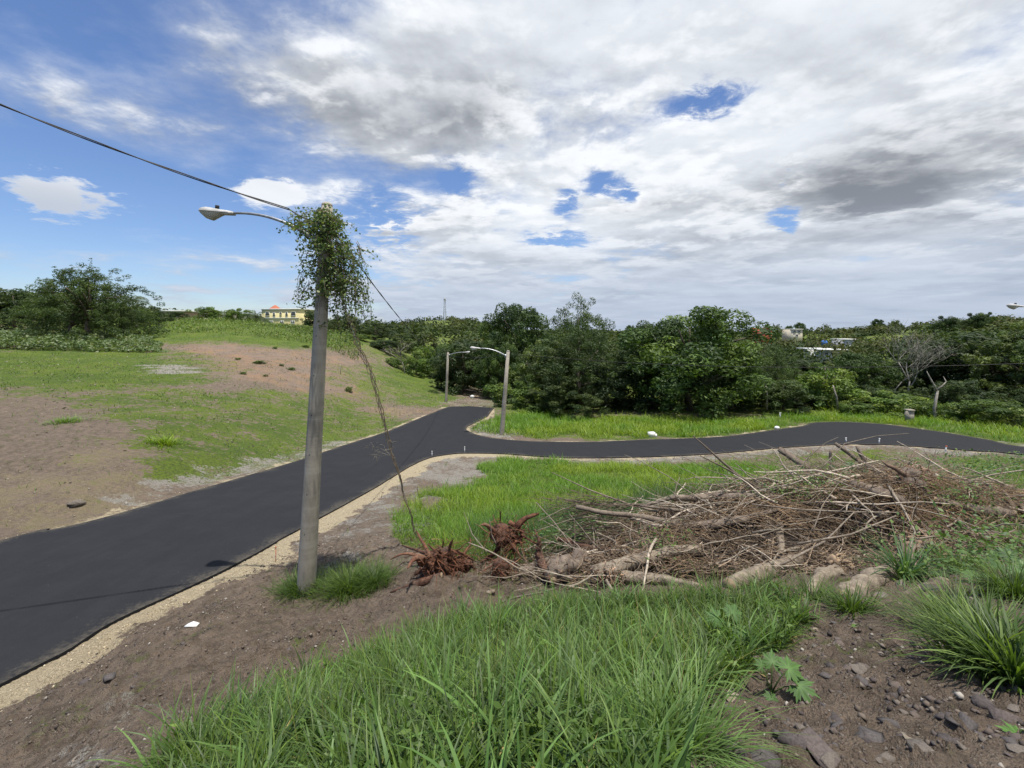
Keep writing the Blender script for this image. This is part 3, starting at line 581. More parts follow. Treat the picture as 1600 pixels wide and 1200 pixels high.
# tall grass on the camera's bank, in clumps
def clumped(ncl, poly, per, Lr, Wr, spread, pal, segs=5, droop=.55, pmin=.0, leanr=.5, yr=None):
    B = Buf(); cs = []
    poly = np.array(poly, float); lo = poly.min(0); hi = poly.max(0)
    # sample clump centres in the world, keep those that fall inside the region
    c_ = np.array([(p.x, p.y) for p in (hit(*q) for q in poly)]); lo = c_.min(0); hi = c_.max(0)
    X = RNG.uniform(lo[0], hi[0], ncl*3); Y = RNG.uniform(lo[1], hi[1], ncl*3); ok = inpoly(X, Y, c_); X, Y = X[ok][:ncl], Y[ok][:ncl]; n = len(X)
    dn_ = fbm(X, Y, 1.3, 3, 123); big = (.45+.75*dn_)*RNG.uniform(.75, 1.3, n)
    k = RNG.poisson(per*(.5+dn_))+2; idx = np.repeat(np.arange(n), k); N = len(idx)
    az_ = RNG.random(N)*2*PI; rr = np.abs(RNG.normal(0, spread, N)); bx_, by_ = X[idx]+rr*np.cos(az_), Y[idx]+rr*np.sin(az_)
    lean = np.clip(rr/spread*.22+RNG.random(N)*leanr*.5, 0, 1.2); az_ = az_+RNG.normal(0, .9, N)+(RNG.normal(0, 1, n))[idx]*.5; lean = lean*RNG.uniform(.3, 1.5, N); L = RNG.uniform(*Lr, N)*big[idx]; Wd = RNG.uniform(*Wr, N)
    tint = (1+(RNG.random((n, 1))-.5)*.8)[idx]; L = L*np.interp(by_, [1.5, 4, 6.5], [1.0, 1.0, .72]); C = gcol(N, pal)*tint; dry = RNG.random(N) < .035; C[dry] = (.30, .25, .13); L[dry] *= .6; lean[dry] += .5
    B.add(blades(bx_, by_, Hn(bx_, by_)-.01, L, Wd, lean, az_+RNG.normal(0, .6, N), C, segs, droop)); return B
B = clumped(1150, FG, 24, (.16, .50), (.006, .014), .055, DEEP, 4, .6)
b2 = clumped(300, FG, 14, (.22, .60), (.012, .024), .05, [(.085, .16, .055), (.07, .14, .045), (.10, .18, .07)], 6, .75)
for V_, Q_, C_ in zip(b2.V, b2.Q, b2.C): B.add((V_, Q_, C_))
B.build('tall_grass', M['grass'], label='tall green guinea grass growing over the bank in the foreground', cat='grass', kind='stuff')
# seed heads / thin stalks sticking out of it
# green field between road and pile
def field(N, xr, yr, fn, Lr, Wr, pal, name, label, segs=2, droop=.5, yp=1.0, lean=.5):
    X = RNG.uniform(*xr, N); Y = yr[0]+(yr[1]-yr[0])*RNG.random(N)**yp; rd = roadd(X, Y); Z = H(X, Y, rd); px, py = proj(X, Y, Z)
    j = 60*(fbm(X, Y, .9, 4, 31)-.5); dens = fn(px+1.6*j, py+.35*j*np.clip(20/np.maximum(Y, 1), .2, 1), X, Y, rd)
    ok = RNG.random(N) < dens; X, Y, Z = X[ok], Y[ok], Z[ok]; n = len(X); sc_ = np.clip(Y/14, .8, 2.2)
    hb = .5+fbm(X, Y, .8, 3, 222)
    pal_n = gcol(n, pal); t = sstep(fbm(X, Y, .35, 3, 333), .4, .6)[:, None]; pal_n = pal_n*(1-.35*t*np.array([1, .45, .2]))
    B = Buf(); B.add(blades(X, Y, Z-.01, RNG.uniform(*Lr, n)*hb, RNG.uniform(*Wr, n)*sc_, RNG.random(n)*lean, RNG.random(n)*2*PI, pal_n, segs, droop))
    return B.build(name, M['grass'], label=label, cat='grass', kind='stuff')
def f_pile(px, py, X, Y, rd): return sstep(segdist(X, Y, [(.4, 10.2), (4.0, 12.4), (6, 14.2), (9, 13.6), (13, 12)], False)+1.2*(fbm(X, Y, .6, 3, 66)-.5), 2.3, .9)*1.0
def f_centre(px, py, X, Y, rd): return (1-.9*f_pile(px, py, X, Y, rd))*inpoly(px, py, CG)*sstep(rd, .35, 1.0)*(.25+.9*sstep(fbm(X, Y, .9, 3, 9), .3, .5))
field(88000, (-5, 12), (9.5, 24), f_centre, (.16, .42), (.009, .016), LIME, 'lime_grass', 'bright lime green grass between the side road and the brush pile', 2)
field(36000, (-1, 16), (8.5, 18), f_pile, (.35, .95), (.008, .018), DEEP, 'deep_grass', 'darker tall grass growing just behind the brush pile', 4, .7)
def f_far(px, py, X, Y, rd):
    return np.maximum.reduce([.7*soft(px, py, [(1420, 654, 200, 12, 1)]), .35*soft(px, py, [(1560, 680, 140, 16, 1)]), soft(px, py, [(980, 668, 250, 14, 1), (840, 662, 50, 20, 1), (1150, 664, 90, 10, .5)])])*(rd > .5)*(Y > 28)
field(95000, (-3, 46), (27, 46), f_far, (.2, .7), (.012, .022), LIME, 'verge_grass', 'bright grass strip beyond the side road below the trees', 2)
def f_left(px, py, X, Y, rd):
    g = masks(X, Y, H(X, Y, rd), rd)[0]; cl_ = sstep(fbm(X, Y, 1.1, 3, 17), .40, .62); return np.clip(np.maximum(g*(.15+1.0*cl_), .10*cl_**3), 0, 1)*(rd > .5)*(X < -3)
field(170000, (-100, -3), (11, 100), f_left, (.06, .30), (.010, .018), LIME+DEEP[:3]+[(.20, .24, .06), (.13, .20, .05)], 'hillside_grass', 'short patchy grass on the cleared hillside left of the road', 2, .5, 1.1)
def f_right(px, py, X, Y, rd): return np.clip(soft(px, py, [(1560, 745, 110, 34, .9), (1250, 725, 190, 14, .3), (1400, 712, 160, 12, .35), (700, 780, 70, 26, .3), (560, 900, 70, 40, .12)]), 0, 1)*(rd > .6)
field(60000, (-6, 32), (8, 25), f_right, (.06, .3), (.008, .016), LIME[:2]+DEEP[:3], 'sparse_grass', 'sparse low grass on the gravelly ground along the side road', 2)
def fgd(px, X, Y): return inpoly(px, proj(X, Y, H(X, Y))[1], FG)*sstep(fbm(X, Y, 1.5, 3, 71), .5, .6)
FGW = True
# clods and stones of the cleared field
N = 9000; X = RNG.uniform(-50, -4, N); Y = 10.5+50*RNG.random(N)**1.5; rd = roadd(X, Y); ok = (rd > .5) & (X > -1.2*Y) & (fbm(X, Y, .7, 3, 12) > .42); X, Y = X[ok], Y[ok]; N = len(X)
c = np.array([(.20, .155, .12), (.15, .12, .095), (.27, .23, .18), (.36, .32, .27), (.11, .085, .07)])[RNG.integers(0, 5, N)]
fc = pebbles(N, X, Y, (.012+.05*RNG.random(N)**3)*(.7+Y/40), c, 'field_clods', None); fc['label'] = 'clods and small stones scattered over the cleared field left of the road'; fc['category'] = 'clods'
def weeds(N, pxr, yr, fn, hr, ls, pal, name, label, seed):
    r = np.random.default_rng(seed); px = r.uniform(*pxr, N); Y = r.uniform(*yr, N); X = (px-800)/F*Y; rd = roadd(X, Y); ok = (r.random(N) < fn(px, X, Y)) & (rd > 1); X, Y = X[ok], Y[ok]; n = len(X); Z = H(X, Y)
    hh = r.uniform(*hr, n)*(.3+1.4*fbm(X, Y, .22, 3, seed)); z = Z+hh*r.random(n)**.7; d = r.normal(size=(n, 3)); d[:, 2] = np.abs(d[:, 2])+.3; d /= np.linalg.norm(d, axis=1)[:, None]; t = np.cross(d, r.normal(size=(n, 3))); t[:, 2] *= 1.8; t /= np.linalg.norm(t, axis=1)[:, None]; b_ = np.cross(d, t); s_ = ls*r.uniform(.5, 1.4, (n, 1)); p = np.stack([X, Y, z], 1)
    V = np.stack([p-t*s_, p+b_*s_*.4, p+t*s_, p-b_*s_*.4], 1).reshape(-1, 3); pal = np.array(pal); big_ = fbm(X, Y, .12, 3, seed+5)[:, None]; C = np.repeat(pal[r.integers(0, len(pal), n)]*(.6+.9*big_), 4, 0)
    return link(name, mesh_np(name, V, np.arange(len(V)).reshape(-1, 4), None, False, {'Col': C}, (M['vineleaf'],)), label=label, cat='weeds', kind='stuff')
weeds(30000, (180, 560), (68, 104), lambda px, X, Y: .2+.8*sstep(fbm(X, Y, .16, 3, 41), .42, .6), (.3, 1.1), .16, [(.10, .17, .04), (.075, .13, .04), (.15, .22, .06), (.06, .10, .035), (.17, .19, .08)], 'crest_weeds', 'tall rough weeds and grass along the crest of the left hill', 61)
weeds(9000, (0, 620), (24, 66), lambda px, X, Y: sstep(fbm(X, Y, .3, 3, 43), .52, .68), (.08, .35), .07, [(.10, .16, .04), (.07, .12, .035), (.14, .17, .07)], 'field_weeds', 'small leafy weeds dotted over the cleared hillside', 62)
weeds(26000, (250, 1260), (1.6, 6.6), fgd, (.10, .42), .026, [(.11, .20, .05), (.09, .17, .04), (.14, .23, .06)], 'broadleaf_weeds', 'light green broadleaf weeds mixed into the tall foreground grass', 63)
NS = 260; xs_ = RNG.uniform(-1.6, 2.8, NS); ysn = RNG.uniform(2.0, 6.4, NS); kx = inpoly(*proj(xs_, ysn, H(xs_, ysn)), FG); xs_, ysn = xs_[kx], ysn[kx]; n_ = len(xs_)
B = Buf(); B.add(blades(xs_, ysn, H(xs_, ysn), RNG.uniform(.4, .85, n_), np.full(n_, .0035), RNG.random(n_)*.5, RNG.random(n_)*6.28, gcol(n_, [(.20, .20, .09), (.14, .19, .06), (.26, .22, .12)]), 6, .35))
B.build('grass_stalks', M['grass'], label='thin flowering stalks standing above the foreground grass', cat='grass stalks', kind='stuff')
# single tufts
def tuft(px, py, n, L, W, spread, pal, label, group=None, droop=.7, segs=5, loc=None, leanr=.9, name='grass_tuft'):
    p = hit(px, py) if loc is None else loc
    a_ = RNG.random(n)*2*PI; r = np.abs(RNG.normal(0, spread, n)); X = r*np.cos(a_); Y = r*np.sin(a_); Z = H(X+p.x, Y+p.y)-p.z
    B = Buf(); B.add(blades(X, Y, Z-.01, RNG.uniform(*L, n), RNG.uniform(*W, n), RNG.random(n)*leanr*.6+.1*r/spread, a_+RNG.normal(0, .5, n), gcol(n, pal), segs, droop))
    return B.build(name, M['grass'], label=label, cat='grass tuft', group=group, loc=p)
tuft(470, 925, 900, (.2, .55), (.006, .013), .22, DEEP, 'dark green grass clump around the foot of the big concrete pole on its left side')
for (px, py, n, s_) in [(545, 922, 1800, .34), (585, 915, 700, .2)]:
    tuft(px, py, n, (.2, .55), (.006, .013), s_, DEEP, 'low dense clump of dark green grass right of the big concrete pole' if n > 1000 else 'outer end of the dense grass clump right of the big pole, nearest the dirt heap')
tuft(1272, 938, 260, (.15, .42), (.005, .011), .13, DEEP, 'grass tuft growing over the splintered log end in the front middle')
tuft(1195, 925, 300, (.15, .40), (.005, .011), .16, DEEP, 'grass tuft over the left end of the short pale trunk')
tuft(1585, 935, 420, (.25, .6), (.007, .014), .16, DEEP, 'dense grass tuft at the right edge just below the lobed leaf plants')
tuft(1500, 890, 260, (.2, .5), (.006, .012), .14, DEEP, 'grass tuft between the pale hanging roots and the lobed leaf plants')
tuft(1590, 850, 300, (.3, .7), (.008, .015), .2, DEEP, 'tall grass tuft behind the lobed leaf plants at the right edge')
tuft(1540, 1040, 520, (.3, .7), (.008, .016), .10, DEEP+[(.14, .2, .08)], 'spreading green grass tuft on the stony ground at the right edge of the picture')
tuft(1585, 1065, 300, (.3, .6), (.012, .022), .09, DEEP+[(.16, .24, .09)], 'broad bladed grass tuft at the far right edge below the lobed leaves')
tuft(1490, 985, 420, (.25, .6), (.006, .013), .12, DEEP, 'grass tuft behind the right hand spreading tuft, near the pale roots')
tuft(1330, 955, 350, (.15, .4), (.006, .012), .16, DEEP, 'grass tuft in front of the pale cut log right of centre')
tuft(1415, 905, 120, (.45, .85), (.012, .024), .05, [(.06, .13, .06), (.05, .11, .05), (.08, .15, .07)], 'dark long leaved grass tuft standing against the pale cut log')
tuft(1080, 1190, 260, (.25, .6), (.004, .009), .07, [(.13, .22, .09), (.10, .18, .06)], 'fine bladed upright grass tuft at the bottom right of the tall grass')
tuft(1010, 1195, 180, (.3, .62), (.004, .009), .06, [(.14, .23, .10), (.11, .19, .07)], 'fine bladed leaning grass tuft beside the stony patch at the bottom')
tuft(258, 693, 260, (.25, .5), (.02, .04), .45, LIME, 'bright yellow green grass tuft alone on the hillside left of the road')
tuft(102, 660, 200, (.2, .5), (.02, .045), .5, [(.15, .24, .08), (.18, .27, .12)], 'pale spiky grass tuft at the edge of the bare brown field')
tuft(1125, 735, 160, (.2, .4), (.02, .03), .4, DEEP, 'grass clump behind the tip of the raised dead branch')

# ------------------------------------------------------------------ trees
def crown_leaves(clumps, per, ls, pal, seed, up=.25, hang=0.0, thin=1.0, elong=1.0):
    r = np.random.default_rng(seed); V = []; C = []
    cc = np.array([c[:3] for c in clumps]); cr = np.array([c[3] for c in clumps]); n = len(cc)
    k = np.maximum(8, (per*(cr/cr.mean())**2).astype(int)); idx = np.repeat(np.arange(n), k); N = len(idx)
    d = r.normal(size=(N, 3)); d /= np.linalg.norm(d, axis=1)[:, None]; rad = cr[idx]*(.55+.5*r.random(N)**.6)
    p = cc[idx]+d*rad[:, None]*np.array([1, 1, .8*thin]); p[:, 2] -= hang*r.random(N)
    nr = d+np.array([0, 0, up])+r.normal(size=(N, 3))*.55; nr /= np.linalg.norm(nr, axis=1)[:, None]
    t = np.cross(nr, r.normal(size=(N, 3))); t /= np.linalg.norm(t, axis=1)[:, None]; b_ = np.cross(nr, t)
    s = ls*(.6+.8*r.random(N))[:, None]; a0 = p-t*s*elong; a1 = p+b_*s*.42-nr*s*.12; a2 = p+t*s*elong-nr*s*.25; a3 = p-b_*s*.42-nr*s*.12
    V = np.stack([a0, a1, a2, a3], 1).reshape(-1, 3); Q = np.arange(N*4).reshape(-1, 4)
    pal = np.array(pal); ct = pal[r.integers(0, len(pal), n)][idx]*(.55+.45*pal[r.integers(0, len(pal), N)]/pal.mean(0))*(1+.5*(r.random((N, 1))-.5))*(1+.5*(r.random((n, 1))-.5))[idx]
    return V, Q, np.repeat(ct, 4, 0)
def make_crown(seed, kind):
    # unit-size crown: about 1 high and 1 wide, standing on z = 0
    r = random.Random(seed); cl = []; pal = {'mango': [(.045, .088, .026), (.036, .07, .024), (.058, .105, .028), (.075, .125, .035)], 'airy': [(.080, .110, .035), (.065, .095, .032), (.10, .125, .04)],
        'feather': [(.065, .10, .032), (.05, .085, .03), (.085, .12, .04)], 'thorn': [(.06, .10, .034), (.048, .082, .03), (.075, .115, .04)], 'bush': [(.085, .145, .035), (.065, .12, .032), (.11, .165, .04)], 'dark': [(.04, .068, .026), (.032, .058, .022), (.05, .08, .03)]}[kind]
    ncl = {'mango': 105, 'airy': 120, 'feather': 110, 'bush': 60, 'dark': 85, 'thorn': 250}[kind]
    for i in range(ncl):
        th = r.uniform(0, 2*PI); u = r.uniform(-.8, 1); z = u; q = math.sqrt(max(0, 1-z*z)) if z > 0 else 1-.25*abs(z)
        lob = 1+.22*math.sin(th*3+seed)+.14*math.sin(th*5+seed*2)+.1*math.sin(u*6+th*2)
        rr = (r.random()**.35)
        x, y = math.cos(th)*q*.42*lob*rr, math.sin(th)*q*.42*lob*rr; zc = .47+z*(.45 if z > 0 else .62)*rr*(1+.1*math.sin(th*4+seed))
        cl.append((x*1.1, y*1.1, max(zc, .07+.05*r.random()), r.uniform(.07, .12)))
    if kind in ('airy', 'feather'):
        cl = [(x*1.05, y*1.05, z, c*.62) for x, y, z, c in cl]
        if kind == 'airy':
            for i in range(26): th = r.uniform(0, 6.28); q = r.uniform(.1, .42); cl.append((math.cos(th)*q, math.sin(th)*q, r.uniform(.8, 1.08)-.3*q, r.uniform(.02, .05)))
    if kind == 'thorn':
        cl = [(x*1.1*(1.15-.5*z), y*1.1*(1.15-.5*z), z, c*.5) for x, y, z, c in cl]
        for i in range(16):
            th = r.uniform(0, 6.28); q = r.uniform(.05, .40); zt_ = r.uniform(.8, 1.06)-.9*q
            for k_ in range(7): f_ = k_/6; cl.append((math.cos(th)*(q+.07*f_), math.sin(th)*(q+.07*f_), zt_-.16+.2*f_, .034-.022*f_))
    if kind == 'bush': cl = [(x*1.1, y*1.1, z*.9-.04, c*1.15) for x, y, z, c in cl]
    per = {'mango': 240, 'airy': 110, 'feather': 150, 'bush': 120, 'dark': 120, 'thorn': 68}[kind]; ls = {'mango': .0135, 'airy': .0125, 'feather': .0125, 'bush': .024, 'dark': .018, 'thorn': .0075}[kind]
    V, Q, C = crown_leaves(cl, per, ls, pal, seed, .35, .0, 1, 1.2 if kind in ('mango', 'bush') else 1.4)
    V[:, 2] = np.maximum(V[:, 2], -.02)
    cm = mesh_np('crown', V, Q, None, False, {'Col': C}, (M['leaf'],))
    mb = MB(); top = .8
    tr = [(0, 0, -.03), (r.uniform(-.02, .02), r.uniform(-.02, .02), .18), (r.uniform(-.04, .04), r.uniform(-.04, .04), .4), (0, 0, top)]
    mb.tube(tr, [.028, .022, .017, .004], 7, rough=.1)
    for i in range(9):
        th = r.uniform(0, 6.28); h = r.uniform(.15, .5); e = r.uniform(.22, .38)
        p0 = Vector((0, 0, h)); p2 = Vector((math.cos(th)*e, math.sin(th)*e, h+r.uniform(.1, .35))); p1 = p0.lerp(p2, .5)+Vector((0, 0, r.uniform(-.03, .05)))
        mb.tube([p0, p1, p2], [.011, .007, .003], 5)
    tm = mesh_np('trunk', np.vstack(mb.v), np.vstack(mb.q), np.vstack(mb.t), True, {'Col': np.vstack(mb.c)}, (M['bark'],))
    return cm, tm
CR = {k: [make_crown(s, k) for s in ss] for k, ss in {'mango': (3, 8), 'airy': (5,), 'feather': (14, 21), 'bush': (31, 33), 'dark': (41, 44), 'thorn': (52, 57)}.items()}
rt = random.Random(77)
def tree(kind, x, y, w_, h, label, group=None, cat='tree', name='tree', zoff=0, rz=None, depth=None, var=None, z=None):
    v_ = CR[kind]; cm, tm = v_[rt.randrange(len(v_)) if var is None else var]
    zb = (Hs(x, y) if z is None else z)+zoff
    o = thing(name, label, cat, (x, y, zb), rt.uniform(0, 6.28) if rz is None else rz, group)
    for nm, me in (('crown', cm), ('trunk', tm)):
        if name == 'bush' and nm == 'trunk': continue
        c = link(nm, me, o); c.scale = (w_, depth or w_*rt.uniform(.85, 1.1), h)
    return o
def treep(kind, px, top, Y, wpx, label, **k):        # crown centre column, crown top row, distance, width in px
    x = (px-800)/F*Y; zb = Hs(x, Y); zt = CZ-(top-HOR)/F*Y; return tree(kind, x, Y, wpx/F*Y, max(zt-zb, 1.), label, **k)
treep('mango', 1078, 474, 46, 240, 'huge dense rounded mango tree with dark clumped foliage beyond the side road', name='mango_tree', rz=.4, var=0)
treep('mango', 1020, 488, 47, 135, 'rounded dark tree merging with the left flank of the huge mango tree', name='mango_tree', var=1)
treep('mango', 1148, 522, 49, 84, 'smaller dark tree at the right flank of the huge mango tree', name='mango_tree')
treep('mango', 808, 462, 66, 130, 'tall dense round headed tree behind the second street lamp', name='round_tree', var=1)
treep('thorn', 903, 455, 56, 125, 'pale airy tree with open feathery top rising left of the mango tree', name='airy_tree')
treep('thorn', 905, 500, 48, 185, 'broad brownish green feathery tree right behind the second street lamp', name='feathery_tree')
treep('feather', 855, 520, 51, 115, 'feathery dark green tree just left of the broad brownish one', name='feathery_tree')
treep('dark', 722, 528, 64, 96, 'dark drooping tree behind the far street lamp at the road end', name='dark_tree')
treep('bush', 815, 585, 47, 90, 'leafy bush overhanging the end of the road beside the gravel patch', name='bush', cat='bush')
treep('feather', 890, 588, 43.5, 110, 'low hanging feathery bush behind the bright verge grass', name='bush', cat='bush')
treep('dark', 958, 560, 45, 80, 'dark shady bush between the feathery tree and the mango tree', name='bush', cat='bush')
treep('thorn', 1212, 535, 53, 80, 'yellow green tree just right of the huge mango tree', name='yellow_green_tree')
treep('bush', 1290, 556, 47, 100, 'bright leaved tree with a bare slanting stem at the wood edge', name='bright_tree')
treep('dark', 1225, 590, 44, 90, 'dark tree at the wood edge left of the bright leaved tree', name='dark_tree')
treep('mango', 1350, 545, 58, 90, 'rounded green tree below the far white roofs', name='round_tree')
treep('bush', 1385, 603, 43, 110, 'bright green bush behind the concrete pillar', name='bush', cat='bush')
treep('bush', 1335, 622, 42, 60, 'low bush left of the concrete pillar at the wood edge', name='bush', cat='bush')
treep('bush', 1455, 618, 40, 70, 'bright bush right of the concrete pillar below the forked white trunk', name='bush', cat='bush')
treep('bush', 1558, 618, 37, 105, 'broad leafy bush at the right edge of the picture beyond the road', name='bush', cat='bush')
treep('dark', 1505, 590, 41, 80, 'dark bush between the two bright bushes at the right', name='bush', cat='bush')
treep('dark', 1540, 512, 52, 180, 'massive dark tree at the right edge of the wood', name='dark_tree')
treep('feather', 1610, 500, 46, 160, 'tall dark feathery tree cut by the right edge of the picture', name='dark_tree')
treep('dark', 1455, 545, 56, 110, 'dark tree behind the forked white trunk', name='dark_tree')
treep('bush', 1445, 560, 60, 60, 'yellowish tree beside the grey leafless tree', name='bright_tree')
treep('dark', 1690, 492, 44, 170, 'dark tree standing just beyond the right edge of the wood', name='dark_tree')
k = 0
for i in range(60):                       # the wood behind the front row
    px = rt.uniform(690, 1720); Y = rt.uniform(58, 92); lim = np.interp(px, [690, 760, 860, 960, 1050, 1150, 1180, 1260, 1290, 1400, 1500, 1720], [548, 520, 525, 535, 530, 545, 562, 566, 572, 560, 532, 512])
    treep(rt.choice(['feather', 'dark', 'mango', 'bush', 'feather']), px, lim+rt.uniform(-14, 22)+(78-Y)*.25, Y, rt.uniform(60, 100), 'green tree standing in the dense wood behind the front row of trees', group='trees in the wood behind the front row')
for i in range(22):                       # shade filling undergrowth at the wood edge
    px = 860+i*40+rt.uniform(-12, 12); Y = np.interp(px, [860, 1200, 1700], [47.5, 47, 42])+rt.uniform(-.6, 1.6)
    treep(rt.choice(['dark', 'dark', 'feather']), px, rt.uniform(600, 622), Y, rt.uniform(50, 75), 'dark undergrowth bush at the foot of the wood', name='bush', cat='bush', group='undergrowth bushes along the foot of the wood')
# left hill
treep('thorn', 138, 408, 60, 170, 'large feathery thorn tree alone on the hill at the left', name='thorn_tree', var=0, rz=1)
treep('thorn', 112, 418, 60.5, 120, 'wispy upright tree growing inside the large thorn tree', name='airy_tree')
treep('thorn', 75, 455, 63, 110, 'feathery tree just left of the large thorn tree', name='thorn_tree')
treep('dark', 20, 446, 72, 110, 'dark tree cut by the left edge of the picture', name='dark_tree')
treep('dark', -60, 440, 70, 120, 'dark tree standing outside the left edge on the hill', name='dark_tree')
treep('thorn', 190, 468, 66, 100, 'low spreading tree at the right of the large thorn tree', name='thorn_tree')
treep('dark', 235, 476, 80, 60, 'small dark tree left of the far low houses', name='dark_tree')
treep('bush', 325, 474, 98, 40, 'round bush on the hill crest left of the young palm', name='bush', cat='bush')
treep('bush', 372, 476, 98, 38, 'leafy bush beside the palm on the hill crest', name='bush', cat='bush')
treep('dark', 275, 486, 96, 34, 'low bush in front of the far low houses', name='bush', cat='bush')
treep('dark', 492, 482, 118, 40, 'dark tree right of the yellow house', name='dark_tree')
treep('bush', 470, 506, 98, 40, 'low bush below the yellow house', name='bush', cat='bush')
for px, top, Y, wd_, kd in [(540, 490, 105, 60, 'dark'), (585, 500, 100, 60, 'feather'), (520, 500, 95, 40, 'feather'), (625, 520, 92, 60, 'feather'), (668, 530, 84, 60, 'bush'), (600, 530, 86, 50, 'dark'), (560, 520, 88, 40, 'bush'), (650, 548, 76, 50, 'bush'), (690, 575, 66, 36, 'dark'), (615, 556, 78, 36, 'bush'), (500, 515, 90, 36, 'dark'), (445, 507, 96, 24, 'bush')]:
    treep(kd, px, top, Y, wd_, 'green scrub tree on the slope behind the big concrete pole', name='scrub_tree', group='scrub trees on the slope behind the pole')
for i in range(18):
    treep('dark' if i % 2 else 'feather', rt.uniform(-160, 100), rt.uniform(452, 474), rt.uniform(80, 110), rt.uniform(60, 90), 'dark tree in the grove behind the large thorn tree', group='trees in the grove behind the thorn tree')
# pale leafy hedge plants
B = Buf(); r_ = np.random.default_rng(9); N = 15000; px = r_.uniform(-60, 262, N); Y = r_.uniform(49, 60, N)+np.interp(px, [-60, 262], [0, 4]); X = (px-800)/F*Y; Z = H(X, Y); hh = np.maximum(.05, (2.6*fbm(X, Y, .33, 3, 8, .6)-.45))*np.clip(np.interp(px, [-60, 130, 200, 262], [1.2, 1.1, .7, .0])+.5*(fbm(X, Y, .5, 2, 99)-.5), 0, 2)*np.interp(Y, [49, 51.5, 60], [.25, .9, 1.1])
kp = hh > .14; X, Y, Z, hh, px = X[kp], Y[kp], Z[kp], hh[kp], px[kp]; N = len(X); z = Z+hh*(r_.random(N)**.5); d = r_.normal(size=(N, 3)); d[:, 2] = np.abs(d[:, 2])+.5; d /= np.linalg.norm(d, axis=1)[:, None]; t = np.cross(d, r_.normal(size=(N, 3))); t /= np.linalg.norm(t, axis=1)[:, None]; b_ = np.cross(d, t); s = r_.uniform(.1, .22, N)[:, None]; p = np.stack([X, Y, z], 1)
V = np.stack([p-t*s, p+b_*s*.6, p+t*s, p-b_*s*.6], 1).reshape(-1, 3); C = np.repeat(np.array([(.19, .26, .14), (.14, .22, .10), (.25, .31, .20), (.10, .17, .07)])[r_.integers(0, 4, N)], 4, 0)
link('leafy_ground_cover', mesh_np('leafy_ground_cover', V, np.arange(N*4).reshape(-1, 4), None, False, {'Col': C}, (M['leaf'],)), label='pale grey green broadleaf weeds in a band below the thorn tree', cat='weeds', kind='stuff')
# small scrub on the cleared slope
for (px, py, h, w_) in [(405, 568, .5, 2.2), (372, 562, .35, 1.0), (455, 578, .45, 1.2), (430, 545, .5, 1.2), (478, 543, .6, 1.3), (380, 585, .4, 1.1), (545, 612, .8, 1.2), (440, 572, .35, .9), (415, 588, .3, .8)]:
    p = hit(px, py); tree('bush', p.x, p.y, w_*rt.uniform(.5, .8), h*.8, 'small dark weed bush on the bare orange slope', name='weed_bush', cat='bush', group='weed bushes on the bare slope')
# far wood on the hills
def low_crown(n, seed, cards):
    r = np.random.default_rng(seed); d = r.normal(size=(cards, 3)); d[:, 2] = np.abs(d[:, 2]); d /= np.linalg.norm(d, axis=1)[:, None]
    p = d*np.array([.5, .5, .55])*(1+.3*np.sin(d[:, :1]*6+seed))*(.75+.3*r.random((cards, 1))); nr = d+r.normal(size=(cards, 3))*.4; nr /= np.linalg.norm(nr, axis=1)[:, None]
    t = np.cross(nr, r.normal(size=(cards, 3))); t /= np.linalg.norm(t, axis=1)[:, None]; b_ = np.cross(nr, t); s = n*(.6+.8*r.random((cards, 1)))
    return np.stack([p-t*s, p+b_*s*.7, p+t*s-nr*s*.4, p-b_*s*.7], 1).reshape(-1, 3)
def forest(N, yr, ls, cards, name, label, hr, wr, pxr=(-300, 1900), excl=None, seed=1):
    r = np.random.default_rng(seed); Y = r.uniform(*yr, N); px = r.uniform(*pxr, N); X = (px-800)/F*Y; Z = H(X, Y); hgt = r.uniform(*hr, N); wd_ = r.uniform(*wr, N)
    if excl is not None: ok = ~excl(px, Y, X, Z); X, Y, Z, hgt, wd_ = X[ok], Y[ok], Z[ok], hgt[ok], wd_[ok]
    protos_ = [low_crown(ls, seed*10+i, cards) for i in range(5)]; Vs = []; Cs = []
    pal = np.array([(.050, .075, .028), (.04, .062, .026), (.065, .088, .032), (.075, .085, .035), (.045, .07, .035)])
    for i in range(len(X)):
        v_ = protos_[i % 5]; a_ = r.random()*6.28; c, s_ = math.cos(a_), math.sin(a_)
        Vs.append(np.stack([(v_[:, 0]*c-v_[:, 1]*s_)*wd_[i]+X[i], (v_[:, 0]*s_+v_[:, 1]*c)*wd_[i]+Y[i], v_[:, 2]*hgt[i]*1.5+Z[i]], 1)); Cs.append(np.tile(pal[r.integers(0, 5)]*r.uniform(.7, 1.35), (len(v_), 1))*np.repeat(r.uniform(.7, 1.3, (len(v_)//4, 1)), 4, 0))
    V = np.vstack(Vs); return link(name, mesh_np(name, V, np.arange(len(V)).reshape(-1, 4), None, False, {'Col': np.vstack(Cs)}, (M['forest'],)), label=label, cat='forest', kind='stuff')
def ex1(px, Y, X, Z): return (px > 1265) & (px < 1330) & (Y < 112) & (Y > 106) | (px < 575) & (px > 225) & (Y < 150) | ((px < 230) & (Y < 100))
forest(290, (90, 150), .045, 300, 'near_forest', 'dense green woodland filling the valley behind the front trees', (4, 6.5), (6, 11), excl=ex1, seed=3)
def ex2(px, Y, X, Z): return (px > 1180) & (px < 1260) & (Y > 226) & (Y < 240) | (px > 1310) & (px < 1345) & (Y > 165) & (Y < 188) | ((px > 380) & (px < 500) & (Y < 180)) 
forest(640, (150, 270), .064, 130, 'middle_forest', 'green woodland on the slopes beyond the valley', (3.5, 6), (7, 12), excl=ex2, seed=4)
def ex3(px, Y, X, Z): return (px > 640) & (px < 700) & (Y > 385) & (Y < 432)
